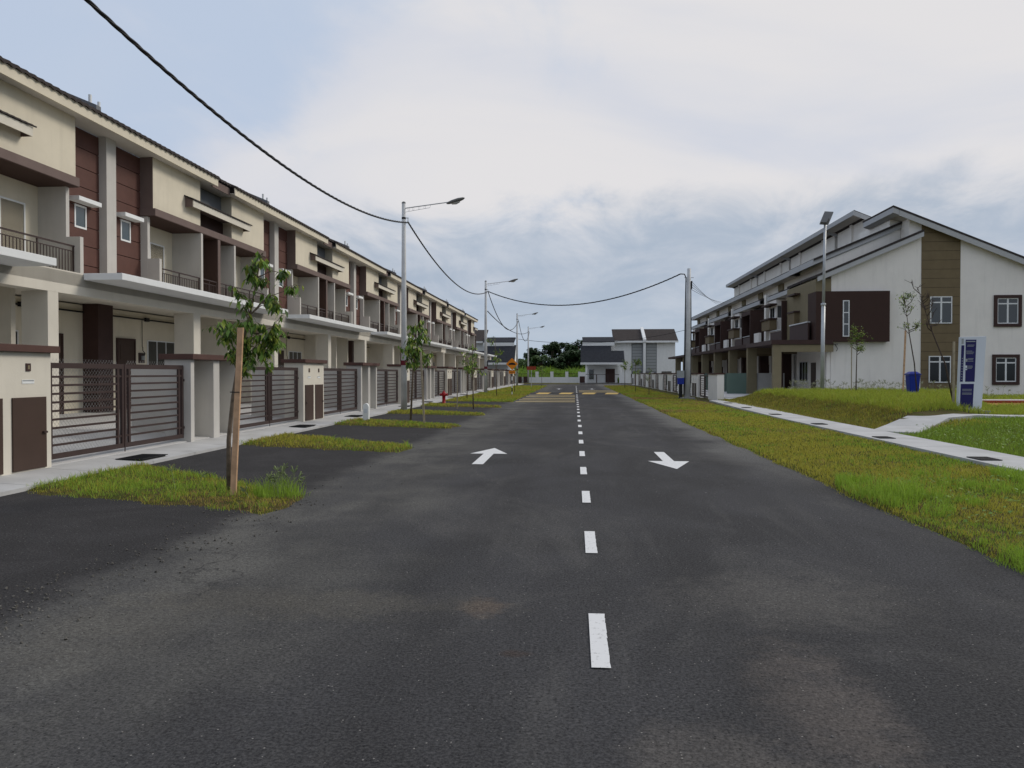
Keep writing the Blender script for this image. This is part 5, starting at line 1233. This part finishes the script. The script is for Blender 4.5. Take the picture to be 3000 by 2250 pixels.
# broad-leaved creepers in the near right grass
P = []
for _ in range(60):
    x = random.uniform(8.2, 15); y = random.uniform(12.5, 20.5); z = hz(x, y)
    for j in range(26): P.append((x + random.gauss(0, .16), y + random.gauss(0, .16), z + random.uniform(.04, .22)))
for _ in range(45):
    x = random.uniform(4.2, 6.6); y = random.uniform(5.5, 12); z = hz(x, y)
    for j in range(14): P.append((x + random.gauss(0, .12), y + random.gauss(0, .12), z + random.uniform(.02, .09)))
t = thing('creeping_weeds', (8, 14, 0), None, None); P = np.array(P)
o = leaves('ground_cover', P, .055, np.where(np.random.rand(len(P))[:, None] < .5, GREEN * .8, LG * 1.2) * (0.7 + .5 * np.random.rand(len(P)))[:, None], t, .15, .7)
o.parent = None; o.location = t.location; bpy.data.objects.remove(t); tag(o, kind='stuff')

# trees beyond the far wall
def big_tree(x, y, h, r, label, kind=0, z0=0):
    t = thing('broad_tree', (x, y, z0), label, 'tree', 'dark trees beyond the far wall')
    MB().tube([(x, y, 0), (x + .2, y, h * .5), (x, y, h * .8)], [.35, .25, .1], 8).build('trunk', 'bark', t)
    P = []; b = MB()
    for i in range(26):
        a = random.uniform(0, 6.28); u = random.random() ** .6; cz = h * random.uniform(.28, .93); k = math.sin(math.pi * min(1, (cz / h) * .9 + .05)) ** .6
        c = Vector((x + math.cos(a) * r * u * k, y + math.sin(a) * r * u * k, cz)); rr = r * random.uniform(.18, .34)
        b.tube([(x, y, cz * .6), tuple(c)], [.09, .04], 5)
        for j in range(150):
            v = Vector((random.gauss(0, 1), random.gauss(0, 1), random.gauss(0, .8))); v = v.normalized() * rr * random.uniform(.6, 1.05); P.append(tuple(c + v))
    b.build('limbs', 'bark', t); P = np.array(P)
    base = [np.array([0.050, 0.088, 0.036]), np.array([0.075, 0.130, 0.040])][kind]
    leaves('crown', P, .55, base * (0.6 + .8 * np.random.rand(len(P)))[:, None], t, .2, .8)
for i, (x, y, h, r, kd) in enumerate([(-9.6, 176, 7.6, 2.4, 0), (-12.8, 172, 5.2, 2.4, 0), (-7.4, 168, 5.6, 2.6, 1), (-5.2, 176, 8.9, 3.2, 0), (-2.2, 178, 8.8, 3.2, 0), (0.8, 176, 9.4, 3.2, 0), (3.6, 182, 9.8, 3.4, 0), (-1.0, 166, 6.4, 3.0, 0), (-17, 172, 6, 3, 0), (-10.4, 168, 4.6, 2.6, 1), (-4.2, 164, 5.2, 2.6, 0), (2.2, 164, 6.6, 2.8, 0)]):
    big_tree(x, y, h, r, f'dark green tree beyond the far white wall, {ORD[i]} of the clump counting from near left' if i else 'round-headed dark tree standing apart left of the far clump', kd)
def hedge():
    N = 60000; x = np.random.rand(N) * 26 - 17; y = 127 + np.random.rand(N) * 30
    bump = .5 + .5 * vnoise(x, y, .9, 3); h = .9 + 3.2 * bump * np.random.rand(N) * (y - 126) / 26
    c = np.where((np.random.rand(N) < .5)[:, None], GREEN * .75, LG * 1.2) * (0.6 + .8 * np.random.rand(N))[:, None]
    return blades('scrub', x, y, np.zeros(N) + .0, h, .10, c, .5)
tag(hedge(), kind='stuff')

for o in bpy.data.objects:
    if '_org' in o.keys(): del o['_org']
